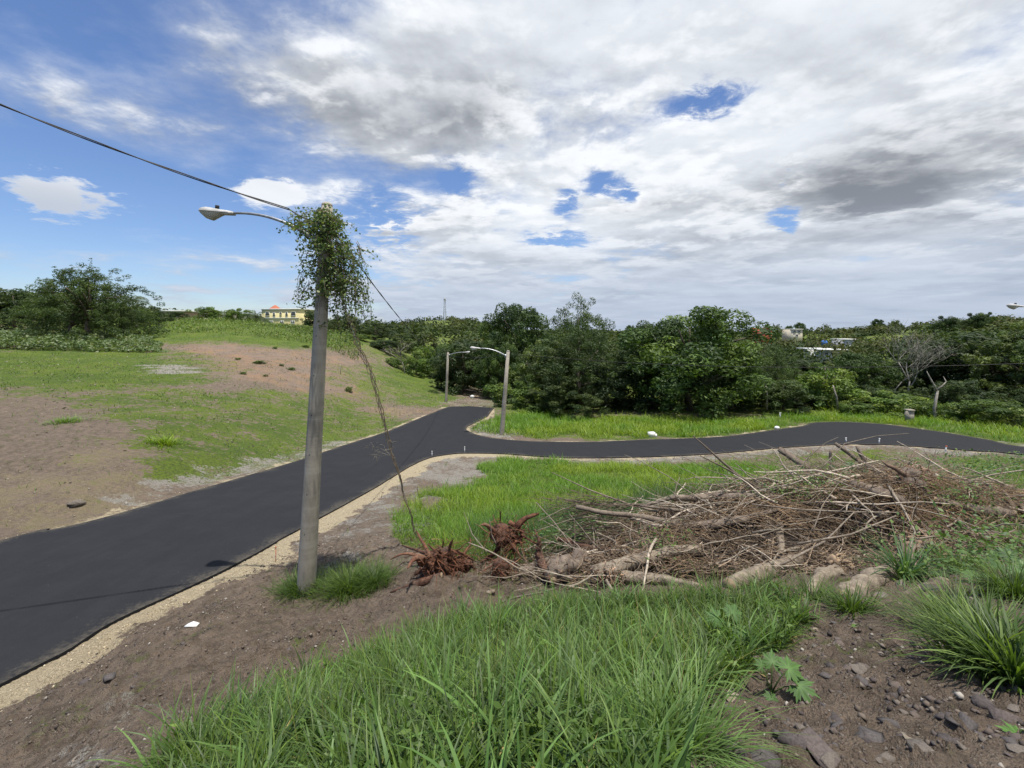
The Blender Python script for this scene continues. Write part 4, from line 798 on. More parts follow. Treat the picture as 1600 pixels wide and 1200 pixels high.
forest(1250, (270, 480), .09, 64, 'ridge_forest', 'dark woodland along the distant ridge line', (3.5, 6.5), (8, 14), excl=ex3, seed=5)
for px, Y, h in [(1212, 260, 9), (1250, 300, 8.5), (1232, 290, 7), (1372, 300, 8), (1398, 310, 7.5), (1480, 190, 9), (985, 330, 9), (540, 400, 7), (1000, 350, 7), (1290, 360, 8), (1540, 190, 7), (1400, 330, 8), (1525, 185, 8)]:
    x = (px-800)/F*Y; zz_ = Hs(x, Y)
    tree('mango' if px % 3 else 'airy', x, Y, h*1.0, h+1.5, 'taller tree standing up from the wood on the distant ridge', group='taller trees along the distant ridge')

# palms
def palm(px, py, Y, h, L, label):
    p = at(px, py, Y); p.z = Hs(p.x, p.y); root = thing('palm_tree', label, 'palm', p); mb = MB(); mb.tube([(0, 0, -.2), (.1, 0, h*.5), (.05, 0, h)], [.2, .14, .12], 7); mb.build('trunk', M['bark'], root, True)
    for i in range(13):
        th = i*2.4; e = rt.uniform(.1, 1.2); V = []; Q = []; m2 = MB(); pts_ = []
        for s_ in np.linspace(0, 1, 7): rr = L*s_; pts_.append(Vector((math.cos(th)*rr*math.cos(e)*1., math.sin(th)*rr*math.cos(e), h+L*s_*math.sin(e)-L*.75*s_*s_)))
        side = Vector((-math.sin(th), math.cos(th), 0))
        for a_, b__ in zip(pts_[:-1], pts_[1:]):
            for f_ in (0, .33, .66):
                q = a_.lerp(b__, f_)
                for sg_ in (-1, 1):
                    tip = q+side*sg_*L*.26+(b__-a_)*.5-Vector((0, 0, L*.12)); w2 = (b__-a_)*.14; V0 = [q, q+w2, tip+w2*.2, tip]; m2.add([tuple(v_) for v_ in V0], [(0, 1, 2, 3)], col=(.055, .085, .03))
        m2.tube(pts_, .03, 3, col=(.08, .09, .03)); m2.build('frond', M['leaf'], root)
palm(400, 497, 96, 1.6, 3.6, 'young palm with arching fronds on the hill crest beside the yellow house')
palm(207, 480, 84, 4.6, 4.2, 'palm with drooping fronds right of the large thorn tree')
palm(1213, 520, 240, 9.5, 4.2, 'palm crown above the wood between the red and the cream house')

# dead and bare trees
def bare_tree(base, h, spread, label, mat, seed, levels=4, r0=.16, name='dead_tree', lean=(0, 0), nb=3):
    r = random.Random(seed); root = thing(name, label, 'dead tree', base); tr = MB(); br = MB()
    def grow(p, d, L, rad, lv, mb):
        pts_ = [p]; q = p.copy(); dd = d.copy()
        for i in range(3): dd = (dd+Vector((r.uniform(-.25, .25), r.uniform(-.25, .25), r.uniform(-.05, .15)))).normalized(); q = q+dd*L/3; pts_.append(q.copy())
        mb.tube(pts_, [rad, rad*.85, rad*.72, rad*.6], 6 if lv < 2 else 4)
        if lv < levels:
            for k_ in range(nb if lv else 2+nb//3):
                a_ = r.uniform(0, 6.28); nd = (dd+Vector((math.cos(a_)*spread, math.sin(a_)*spread, r.uniform(-.1, .5)))).normalized(); grow(pts_[-1 if k_ < 2 else 2].copy(), nd, L*r.uniform(.6, .85), rad*.6, lv+1, br)
    grow(Vector((0, 0, -.2)), Vector((lean[0], lean[1], 1)).normalized(), h*.34, r0, 0, tr)
    tr.build('trunk', mat, root, True); br.build('branches', mat, root, True); return root
p = at(1418, 640, 50); p.z = Hs(p.x, p.y); bare_tree(p, 9.2, .75, 'grey leafless tree with a fan of fine branches in the wood at the right', M['palebark'], 4, 5, .11)
p = at(1395, 640, 52); p.z = Hs(p.x, p.y); bare_tree(p, 8.5, .7, 'thinner leafless tree just left of the larger grey one', M['palebark'], 9, 5, .07)
p = at(632, 565, 74); p.z = Hs(p.x, p.y); bare_tree(p, 6.5, 1.1, 'bare branching shrub tree on the slope right of the big pole', M['palebark'], 12, 4, .10)
def limbs(name, label, cat, Y, base, segs, mat, base_r):
    p0 = at(*base, Y); root = thing(name, label, cat, p0)
    for nm, pix, ra in segs:
        mb = MB(); mb.tube([at(a_, b__, Y)-p0+Vector((0, rt.uniform(-.2, .2), 0)) for a_, b__ in pix], ra, 7, rough=.12); mb.build(nm, mat, root, True)
limbs('dead_tree', 'forked white dead trunk standing in front of the dark wood', 'dead tree', 38.6, (1462, 668), [('trunk', [(1462, 668), (1461, 640), (1462, 610)], [.12, .11, .10]), ('branch', [(1462, 612), (1457, 600), (1452, 588), (1449, 580)], [.085, .065, .05, .02]), ('branch', [(1462, 611), (1470, 603), (1477, 596), (1476, 588)], [.08, .065, .045, .02])], M['palebark'], .1)
limbs('bare_sapling', 'bare slanting grey stem at the edge of the wood', 'tree stem', 42, (1311, 640), [('trunk', [(1311, 640), (1307, 620), (1303, 602)], [.11, .09, .05])], M['palebark'], .1)
limbs('bare_sapling', 'short pale stem showing beside the huge mango tree', 'tree stem', 43, (1198, 640), [('trunk', [(1199, 640), (1197, 615), (1198, 602)], [.09, .08, .03])], M['palebark'], .1)

# ------------------------------------------------------------------ street lamps
def head_mesh(L, W, T_, low):
    mb = MB(); n = 12; prof = [(0, .22), (.06, .36), (.2, .5), (.42, .62), (.62, .85), (.8, .98), (.92, .85), (.985, .5), (1, .12)]
    V = []; Q = []
    for s_, w_ in prof:
        for k in range(n+1):
            th = PI*k/n; zt = math.sin(th); x = -s_*L
            V.append((x, math.cos(th)*w_*W/2, (zt*w_*T_*.5 if not low else -zt*max(0, math.sin(PI*min(1, max(0, (s_-.3)/.7))))*T_*.62-.002)))
    m_ = n+1
    for i in range(len(prof)-1):
        for k in range(n): Q.append((i*m_+k, i*m_+k+1, (i+1)*m_+k+1, (i+1)*m_+k))
    mb.add(V, Q); return mb
def street_lamp(base, h, r0, r1, lean, arm_h, arm_dir, arm_len, arm_rise, label, sides=8, detail=True, hs=1.0, fin=(0, 0)):
    root = thing('street_lamp', label, 'street lamp', base, 0, 'street lamps along the road')
    L = Vector((lean[0], lean[1], h)); ax = lambda z_: Vector((lean[0]*z_/h, lean[1]*z_/h, z_))
    mb = MB(); mb.tube([ax(-.5), ax(0), ax(h*.5), ax(h)], [r0*1.02, r0, (r0+r1)/2, r1], sides, True, ph=.30); mb.build('shaft', M['concrete'], root)
    mb = MB(); mb.tube([ax(h), ax(h+.03), ax(h+.07)], [r1*1.02, r1*1.0, r1*.55], sides); mb.build('cap', M['concrete'], root)
    if detail:
        for z_ in np.arange(1.2, h-1.2, .75):
            rr = r0+(r1-r0)*z_/h; mb = MB(); c_ = ax(z_); f = rr*math.cos(PI/8)-.004; mb.tube([c_+Vector((-.02, -f+.004, 0)), c_+Vector((-.02, -f-.003, 0))], .014, 8); mb.build('step_hole_disc', M['dark'], root)  # near-black discs on the face stand in for the shade inside holes
        for z_ in (2.75,): 
            rr = r0+(r1-r0)*z_/h; mb = MB(); mb.tube([ax(z_), ax(z_+.018)], rr+.0025, sides, False); mb.build('mould_seam', M['concrete'], root)
    d = Vector(arm_dir).normalized(); rr = r0+(r1-r0)*arm_h/h; p0 = ax(arm_h)+d*rr*.8; pts_ = []
    for s_ in np.linspace(0, 1, 15): pts_.append(p0+d*arm_len*(s_**1.12)+Vector((0, 0, arm_rise*math.sin(min(1, s_*1.08)*PI/2))))
    k = .030 if detail else .045
    mb = MB(); mb.tube(pts_, np.linspace(k*1.1, k*.8, 15), 8); mb.build('arm', M['steel'], root, True)
    mb = MB(); mb.box(ax(arm_h)+d*(rr+.02), (.12, .16, .3), math.atan2(d.y, d.x)); mb.build('bracket', M['steel'], root)
    e = pts_[-1]; ang = math.atan2(d.y, d.x)+PI
    hd = link('lamp_head', mesh_from(head_mesh(.66*hs, .32*hs, .20*hs, False), M['casing']), root); hd.location = e-d*.06; hd.rotation_euler = (0, .05, ang)
    ln_ = link('lens', mesh_from(head_mesh(.66*hs, .28*hs, .26*hs, True), M['lens']), hd)
    bs = MB(); bs.box((-.12*hs, 0, -.012), (.24*hs, .13*hs, .05*hs)); bs.build('ballast_cover', M['casing'], hd)
    pc_ = MB(); pc_.tube([(-.34*hs, 0, .05*hs), (-.34*hs, 0, .135*hs)], .038*hs, 10); pc_.build('photocell', M['dark'], hd)
    return root, ax, e
def mesh_from(mb, mat): return mesh_np('part', np.vstack(mb.v), np.vstack(mb.q) if mb.q else None, np.vstack(mb.t) if mb.t else None, True, {'Col': np.vstack(mb.c)}, (mat,))
pb = at(478, 935, 8.6); pt = at(511, 322, 8.6); pb.z = Hs(pb.x, pb.y)-.03
hm = pt.z-pb.z
lamp1, ax1, _ = street_lamp(pb, hm, .172, .104, (pt.x-pb.x, 0), at(0, 380, 8.6).z-pb.z, (-1, .05, 0), 1.78, .60, 'tall leaning octagonal concrete street lamp with vines at its top, nearest the camera')
b2_ = hit(784, 680); h2 = (678-547)/F*b2_.y
lamp2, ax2, _ = street_lamp(b2_, h2, .17, .12, (10/F*b2_.y, 0), h2-.35, (-1, .1, 0), 1.9, .55, 'grey street lamp with its arm to the left on the corner of the side road', 12, False, 1.15)
b3_ = hit(697, 628); h3 = (628-551)/F*b3_.y
lamp3, ax3, _ = street_lamp(b3_, h3, .17, .12, (3/F*b3_.y, 0), h3-.3, (1, -.1, 0), 1.9, .35, 'distant street lamp with its arm to the right at the end of the road', 12, False, 1.15)
b4_ = Vector((24.6, 20, 0)); b4_.z = Hs(24.6, 20.)
h4 = at(0, 478, 20).z-b4_.z
lamp4, ax4, _ = street_lamp(b4_, h4, .18, .12, (0, 0), h4-.5, (-1, 0, 0), 1.75, .48, 'street lamp at the right edge, only its head and arm end in view', 12, False, 1.0)

# cables
def cable(p0, p1, sag, label, r=.012, twist=True, n=60, strands=2, group=None, name='cable'):
    root = thing(name, label, 'cable', p0, 0, group)
    for s_ in range(strands):
        pts_ = []
        for i in range(n+1):
            t = i/n; q = p0.lerp(p1, t)-p0; q.z -= sag*4*t*(1-t)
            if twist: a_ = t*(p1-p0).length*2.1+s_*PI; q = q+Vector((0, math.cos(a_), math.sin(a_)))*r*1.25
            pts_.append(q)
        mb = MB(); mb.tube(pts_, r, 5); mb.build('strand', M['black'], root, True)
pa = pb+ax1(at(0, 338, 8.6).z-pb.z)+Vector((-.15, -.12, 0)); pq = at(-160, 96, 6.6)
cable(pq, at(452, 327, 8.45), .10, 'black twisted overhead cable running from the upper left to the big pole', .0105, n=110)
cable(at(452, 327, 8.45), at(507, 352, 8.5), .04, 'short black cable drooping from the splice into the vines', .011, n=24, name='cable')
cable(at(515, 352, 8.75), b3_+ax3(h3-.15), 1.05, 'black overhead cable running from the big pole towards the far street lamp', .011, n=80)
cable(b2_+ax2(h2-.15), b3_+ax3(h3-.25), .35, 'thin overhead cable between the two farther street lamps', .012, False, 30, 1)
cable(b2_+ax2(h2-.15), b4_+ax4(h4-1.2)+Vector((0, 0, -1.3)), .55, 'thin overhead cable from the corner street lamp across the mango tree to the right', .013, False, 60, 1)

# vines on the big pole
vr = random.Random(21)
vine = thing('climbing_vine', 'leafy green climbing vine smothering the top of the big concrete pole', 'vine', pb+ax1(hm-1.9))
mbv = MB(); LV = []; LC = []
def vleaf(p, s, col, droop=.6):
    n_ = Vector((vr.gauss(0, 1), vr.gauss(0, 1)-.3, vr.gauss(0, 1)+.6)).normalized(); t = n_.cross(Vector((vr.gauss(0, 1), vr.gauss(0, 1), vr.gauss(0, 1)-droop))).normalized(); b_ = n_.cross(t)
    LV.extend([tuple(p), tuple(p+t*s*.5+b_*s*.36-n_*s*.05), tuple(p+t*s*1.1-n_*s*.2), tuple(p+t*s*.5-b_*s*.36-n_*s*.05)]); LC.extend([col]*4)
org = pb+ax1(hm-1.9)
vc = [(.10, .155, .05), (.07, .12, .04), (.15, .21, .065), (.05, .09, .035), (.20, .24, .10)]
def strand(start, L, dirv, grav, leaves, ls, dead=False):
    p = start.copy(); d = Vector(dirv).normalized(); pts_ = [p.copy()]; k_ = max(4, int(L/.08))
    for i in range(k_):
        d = (d+Vector((vr.gauss(0, .22), vr.gauss(0, .22), vr.gauss(0, .15)-grav))).normalized(); p = p+d*L/k_; pts_.append(p.copy())
        for _ in range(leaves):
            if vr.random() < .8: vleaf(p+Vector((vr.gauss(0, .035), vr.gauss(0, .035), vr.gauss(0, .035))), ls*vr.uniform(.6, 1.3), vc[vr.randrange(5)])
    mbv.tube(pts_, np.linspace(.006, .002, len(pts_)), 4, col=(.9, .8, .6) if dead else (.6, .6, .45))
def env(py): return np.interp(py, [325, 345, 370, 400, 440, 470, 500, 530], [18, 34, 44, 44, 46, 44, 24, 10])
for i in range(430):
    py = 326+(128 if i % 7 else 185)*vr.random()**1.05; c_px = 511+np.interp(py, [330, 440, 520], [-1, 6, 4]); wpx = env(py)*vr.gauss(0, .40)*.85; q = at(c_px+wpx, py, 8.6+vr.uniform(-.38, .3))
    strand(q-org, vr.uniform(.15, .5), (vr.gauss(0, 1), vr.gauss(0, 1), vr.uniform(-.6, .5)), .20, 4, .056)
for i in range(26): strand(at(480+vr.uniform(-15, 20), 345+vr.uniform(-10, 20), 8.5+vr.uniform(-.2, .2))-org, vr.uniform(.25, .5), (-1, vr.gauss(0, .4), .25), .12, 4, .055)
for i in range(56): strand(at(535+vr.uniform(-15, 28), 385+vr.uniform(-10, 80), 8.6+vr.uniform(-.3, .3))-org, vr.uniform(.4, 1.15), (.4, vr.gauss(0, .5), -.4), .35, 3, .046)
for i in range(10): strand(at(478+vr.uniform(-8, 10), 430+vr.uniform(-10, 20), 8.5)-org, vr.uniform(.3, .6), (-.6, 0, -.5), .4, 2, .05)
for i in range(14): strand(at(vr.uniform(496, 528), vr.uniform(345, 470), 8.3+vr.uniform(-.1, .2))-org, vr.uniform(.5, 1.1), (vr.gauss(0, .3), 0, -1), .3, 0, .05, True)
mbv.build('stems', M['twig'], vine, kind='stuff')
V = np.array(LV); link('leaves', mesh_np('leaves', V, np.arange(len(V)).reshape(-1, 4), None, False, {'Col': np.array(LC)}, (M['vineleaf'],)), vine, kind='stuff')
# guy wire wrapped in a dead vine
g0 = at(538, 470, 8.8); g1 = hit(652, 842); guy = thing('guy_wire', 'steel guy wire wrapped in a dried twisted vine slanting down from the big pole', 'guy wire', g1)
gp = [(560, 540), (583, 590), (600, 660), (622, 740), (640, 800), (652, 842)]
path = [at(x_, y_, 8.8+(g1.y-8.8)*i/5)-g1 for i, (x_, y_) in enumerate(gp)]; path = [at(530, 440, 8.7)-g1, at(545, 500, 8.75)-g1]+path
pp = np.array([tuple(v_) for v_ in path]); ts = np.linspace(0, 1, len(pp)); T_ = np.linspace(0, 1, 90); cur = np.stack([np.interp(T_, ts, pp[:, i]) for i in range(3)], 1)
mb = MB(); mb.tube(cur, .006, 5); mb.build('wire', M['steel'], guy, True)
for s_ in range(4):
    am = .022+.03*fbm(T_*9+s_*3, T_*0, 1, 2, s_)*np.interp(T_, [0, .3, .6, 1], [.8, 1.6, .8, .3]); a_ = T_*36*(1+.15*s_)+s_*1.8
    c_ = cur+np.stack([np.cos(a_)*am, np.sin(a_)*am, T_*0], 1)+RNG.normal(0, .006, (90, 3)); mb = MB(); mb.tube(c_, .0085-.001*s_, 5, rough=.2, col=(1.35, 1.25, 1.1)); mb.build('vine_stem', M['twig'], guy, True)
mb = MB()
for i in range(90):
    q = cur[vr.randrange(10, 88)]; d = Vector((vr.gauss(0, 1), vr.gauss(0, 1), vr.gauss(0, 1)-.3)).normalized(); L = vr.uniform(.05, .22); mb.tube([q, q+np.array(d)*L*.5+np.array((0, 0, -.01)), q+np.array(d)*L+np.array((vr.gauss(0, .02), 0, -.05))], [.003, .0022, .001], 3, col=(1.3, 1.25, 1.15))
for i in range(34):
    q = np.array(at(vr.uniform(575, 602), vr.uniform(690, 715), 9.4)-g1); d = np.array([vr.gauss(0, 1), vr.gauss(0, .6), vr.gauss(0, .5)-.1]); d /= np.linalg.norm(d); L = vr.uniform(.06, .2); mb.tube([q, q+d*L*.5, q+d*L+np.array((0, 0, -.03))], .0022, 3, col=(1.4, 1.45, 1.35))
mb.build('tendrils', M['twig'], guy, kind='stuff')
LV = []; LC = []
for i in range(60):
    q = Vector(cur[vr.randrange(2, 30)])+Vector((vr.gauss(0, .06), vr.gauss(0, .06), vr.gauss(0, .06))); vleaf(q, vr.uniform(.03, .06), vc[vr.randrange(5)])
V = np.array(LV); link('leaves', mesh_np('leaves', V, np.arange(len(V)).reshape(-1, 4), None, False, {'Col': np.array(LC)}, (M['vineleaf'],)), guy, kind='stuff')

# ------------------------------------------------------------------ the brush pile
AX = [(1.3, 8.1), (3.6, 8.7), (6.4, 8.9), (9.3, 9.3)]
def pileh(X, Y):
    d = segdist(X, Y, AX, False); hgt = np.interp(X, [-.2, 1.3, 3, 5, 7.5, 9.5, 11.5], [.0, .25, .62, .95, 1.0, .7, .1])
    hgt = hgt*(1-.85*np.exp(-(((X-5.3)/.75)**2+((Y-7.35)/.55)**2)))
    return hgt*1.05*sstep(2.1-d, 0, 1.3)
xg, yg, Qg = grid(np.arange(-.5, 12, .09), np.arange(6.1, 11.8, .09)); hg = pileh(xg, yg); zg = H(xg, yg)+hg*.82+(fbm(xg, yg, 3, 4, 3)-.5)*.28*sstep(hg, .02, .3)-.05+(hg < .02)*-.15
kp = (hg.ravel() > .0); Qg = Qg[kp[Qg].any(1)]
m = simple('gap_shade_debris', (.085, .062, .046), .95, (.028, .021, .017), 9, 1.0, .06, local=False)  # debris coloured extra dark so the gaps between twigs read as shade
link('debris_heap', mesh_np('debris_heap', np.stack([xg, yg, zg], -1).reshape(-1, 3), Qg, None, True, None, (m,)), label='debris and soil underneath the heap of dead branches, coloured dark for shaded gaps', cat='debris heap', kind='stuff')
pr = np.random.default_rng(55); mb = MB()
def curvy(p, d, L, k, wob, g=0.0):
    pts_ = [np.array(p, float)]; d = np.array(d, float); d /= np.linalg.norm(d)
    for i in range(k):
        d = d+pr.normal(0, wob, 3)+np.array([0, 0, -g]); d /= np.linalg.norm(d); pts_.append(pts_[-1]+d*L/k)
    return pts_
def randpile(n, xl=(.2, 11.2)):
    X = pr.uniform(*xl, n*4); Y = pr.uniform(6.3, 11.4, n*4); h_ = pileh(X, Y); ok = (pr.random(n*4) < np.where(h_ > .03, .35+h_, 0)); X, Y, h_ = X[ok][:n], Y[ok][:n], h_[ok][:n]; return X, Y, H(X, Y)+h_
def rn(): return pr.uniform(.55, 1.25)
X, Y, Z = randpile(3000)
for x, y, z in zip(X, Y, Z):
    th = pr.normal(0, .75)+(PI if pr.random() < .5 else 0); L = pr.uniform(.25, 1.0); r0 = pr.uniform(.003, .010); c = np.array((1., .93, .85))*rn()
    mb.tube(curvy((x, y, z-.06+pr.uniform(-.08, .12)), (math.cos(th), math.sin(th)*.8, pr.normal(0, .28)), L, 4, .16, .03), np.linspace(r0, r0*.4, 5), 3, False, col=c)
X, Y, Z = randpile(560)
for x, y, z in zip(X, Y, Z):
    th = pr.normal(0, .9)+(PI if pr.random() < .5 else 0); L = pr.uniform(.6, 1.9); r0 = .007+.022*pr.random()**2; c = np.array((1.1, 1.12, 1.12))*pr.uniform(.6, 2.1)
    mb.tube(curvy((x, y, z+pr.uniform(-.08, .10)), (math.cos(th), math.sin(th)*.7, pr.normal(0, .2)), L, 6, .13, .02), np.linspace(r0, r0*.35, 7), 5, True, .1, col=c)
mb.build('twigs', M['twig'], label='tangle of thin dry twigs covering the brush pile', cat='twigs', kind='stuff')
# fibrous bark and root shreds, in bundles
mb = MB(); X, Y, Z = randpile(430, (.8, 9.5))
for x, y, z in zip(X, Y, Z):
    th = pr.normal(0, .6); dz_ = pr.normal(-.1, .3); c = np.array((1.15, .95, .75))*rn()
    for k in range(pr.integers(6, 16)):
        L = pr.uniform(.25, .7); mb.tube(curvy((x+pr.normal(0, .07), y+pr.normal(0, .07), z+pr.normal(0, .05)), (math.cos(th)+pr.normal(0, .25), math.sin(th)+pr.normal(0, .25)-.2, dz_+pr.normal(0, .2)), L, 4, .2, .12), np.linspace(.006, .002, 5), 3, False, col=c*rn())
mb.build('root_fibres', M['twig'], label='bundles of frayed root fibres and bark shreds hanging in the brush pile', cat='root fibres', kind='stuff')
mb = MB()
for k in range(1500):
    x = pr.uniform(-.6, 8.2); y = np.interp(x, [-.6, 1, 3, 6, 8.2], [7.9, 7.0, 6.5, 6.2, 6.6])+abs(pr.normal(0, .55)); z = float(H(np.array([x]), np.array([y]))[0])+float(pileh(np.array([x]), np.array([y]))[0])*.9
    th = pr.normal(0, .9)+(PI if pr.random() < .5 else 0); r0 = pr.uniform(.003, .011); mb.tube(curvy((x, y, z+pr.uniform(0, .14)), (math.cos(th), math.sin(th)*.6, pr.normal(0, .3)), pr.uniform(.15, .75), 4, .2, .06), np.linspace(r0, r0*.4, 5), 3, False, col=np.array((1.1, 1., .9))*pr.uniform(.4, 1.4))
mb.build('front_litter', M['twig'], label='loose sticks and bark strips spilling from the front of the brush pile', cat='sticks', kind='stuff')
# dried brown grass mat on the right of the pile
mb = MB()
for k in range(1300):
    x = pr.normal(7.0, .9); y = 7.7+pr.normal(0, .45); z = Hs_ = None
    mb.v.append(None); mb.v.pop()
    L = pr.uniform(.15, .45); px_ = (x, y); 
    zz2 = None
    mb_pt = (x, y)
    if k == 0: DX = []; DY = []
    DX.append(x); DY.append(y)
DX = np.array(DX); DY = np.array(DY); DZ = H(DX, DY)+pileh(DX, DY)*.95
for x, y, z in zip(DX, DY, DZ): mb.tube(curvy((x, y, z+pr.uniform(-.1, .12)), (pr.normal(0, 1), pr.normal(-.3, .6), pr.normal(-.2, .5)), pr.uniform(.15, .45), 3, .3, .2), [.004, .003, .002, .001], 3, False, col=np.array((1.35, 1.1, .75))*rn())
mb.build('dry_roots', M['twig'], label='matted tan dry roots hanging at the right front of the brush pile', cat='dry roots', kind='stuff')
def onpile(px, py, Y, lift=.02):
    Ys = np.linspace(5.2, 12.5, 150); X = (px-800)/F*Ys; b = CZ-(py-HOR)/F*Ys <= H(X, Ys)+pileh(X, Ys)*.9+lift; 
    return min(Y, float(Ys[int(np.argmax(b))])) if b.any() else Y
def log(name, label, pts_, rad, mat, n=10, rough=.07, cut=False, cat='log', group=None, sub=4):
    if n > 6: n = 16; sub = 9; rough = -.5-rough
    mid = max(rad)*.5
    if len(pts_) and 5 < pts_[0][2] < 12: pts_ = [(q[0], q[1], onpile(q[0], q[1], q[2], mid)) for q in pts_]
    P_ = [Vector(at(*q)) for q in pts_]; raw = np.array([tuple(v_) for v_ in P_]); base = Vector(P_[0]); ts = np.linspace(0, 1, len(raw)); k = max(6, sub*(len(raw)-1)); T_ = np.linspace(0, 1, k+1)
    c = np.stack([np.interp(T_, ts, raw[:, i]) for i in range(3)], 1)-np.array(base); rr = np.interp(T_, np.linspace(0, 1, len(rad)), rad)*(.64 if max(rad) > .09 else .95)
    c[1:-1] += RNG.normal(0, 1, (k-1, 3))*rr[1:-1, None]*.07
    root = thing(name, label, cat, base, 0, group); mb = MB(); mb.tube(c, rr, n, True, rough); mb.build('bark' if n > 6 else 'stem', mat, root, True)
    if n > 6:
        for e_, q_ in ((0, 1), (-1, -2)):
            t = c[e_]-c[q_]; t /= np.linalg.norm(t); m2 = MB(); m2.tube([c[e_]+t*.002, c[e_]+t*.012], rr[e_]*.86, 12, True, .05); m2.build('cut_end', M['cutwood'], root)
    return root
log('log', 'thick pale trunk slanting up at the front of the brush pile, left of centre', [(928, 897, 7.1), (985, 880, 7.5), (1050, 862, 8.0), (1095, 858, 8.3)], [.17, .15, .13, .11], M['log'], 12)
log('log', 'thin bleached log lying along the grass edge below the thick pale trunk', [(972, 902, 6.9), (1030, 905, 6.9), (1095, 918, 6.7)], [.075, .07, .05], M['log'])
log('log', 'short pale trunk at the front of the pile with grass before its left end', [(1140, 915, 6.6), (1195, 893, 6.9), (1250, 873, 7.3)], [.16, .165, .15], M['log'], 12)
log('log', 'pale cut log on the right with dark grass against its end', [(1318, 935, 5.7), (1365, 905, 6.1), (1402, 890, 6.5)], [.17, .17, .14], M['log'], 12)
log('log', 'splintered log end leaning towards the grass in the front middle', [(1255, 938, 6.0), (1285, 900, 6.4), (1310, 890, 6.8)], [.05, .14, .12], M['log'], 9, .22)
log('log', 'long grey trunk lying across the top left of the pile', [(1050, 779, 8.7), (1110, 777, 8.9), (1170, 778, 9.0), (1225, 780, 9.2)], [.07, .12, .12, .09], M['greylog'], 10)
log('log', 'knotty grey trunk below the long one on the left half of the pile', [(1040, 822, 8.1), (1100, 822, 8.2), (1160, 812, 8.4), (1215, 796, 8.8)], [.08, .11, .09, .05], M['greylog'], 10)
log('log', 'grey log with its sawn end up at the back of the pile', [(1218, 702, 10.8), (1270, 736, 10.2)], [.10, .13], M['greylog'], 10)
log('log', 'thick grey trunk half buried near the top of the pile', [(1332, 757, 9.3), (1375, 770, 9.2), (1415, 785, 9.0)], [.12, .15, .12], M['greylog'], 10)
log('log', 'smooth brown log on the right shoulder of the pile', [(1460, 781, 9.3), (1520, 796, 9.2), (1582, 803, 9.1)], [.10, .13, .13], M['greylog'], 10)
log('log', 'upright broken stub at the far right of the pile', [(1545, 758, 9.8), (1562, 792, 9.5)], [.07, .10], M['greylog'], 8, .2)
log('log', 'dark leaning log at the right edge behind the pile', [(1572, 762, 10.2), (1604, 800, 9.8)], [.09, .12], M['greylog'], 8)
log('log', 'thin upright cut post standing in the middle of the pile', [(1218, 818, 7.9), (1220, 850, 7.9), (1221, 878, 7.8)], [.055, .055, .05], M['log'], 8)
log('log', 'grey root lump lying on the stones right of the pale cut log', [(1330, 925, 5.6), (1365, 940, 5.4), (1390, 948, 5.2)], [.06, .13, .05], M['greylog'], 9, .25)
log('log', 'long weathered log at the right foot of the pile', [(1390, 940, 5.5), (1440, 925, 5.8), (1480, 912, 6.2)], [.05, .10, .12], M['greylog'], 9, .2)
log('log', 'flat grey log under the lobed leaves at the right edge', [(1530, 835, 7.6), (1600, 845, 7.4), (1660, 850, 7.3)], [.10, .12, .12], M['greylog'], 9, .15)
log('log', 'brown bark slab behind the round stump at the left of the pile', [(872, 842, 8.6), (925, 858, 8.5), (1010, 868, 8.4)], [.06, .10, .07], M['redroot'], 9, .25)
log('log', 'short grey log beside the spiky root at the left end', [(812, 893, 7.7), (850, 880, 7.9), (872, 870, 8.1)], [.08, .10, .05], M['greylog'], 9, .2)
log('log', 'whitish split board lying in the loose dirt left of the pile', [(762, 926, 7.0), (772, 924, 7.0)], [.03, .03], M['log'], 8)
log('log', 'short peeled stick lying on the stones at the bottom', [(1186, 1138, 2.72), (1203, 1100, 2.95)], [.018, .014], M['log'], 8)
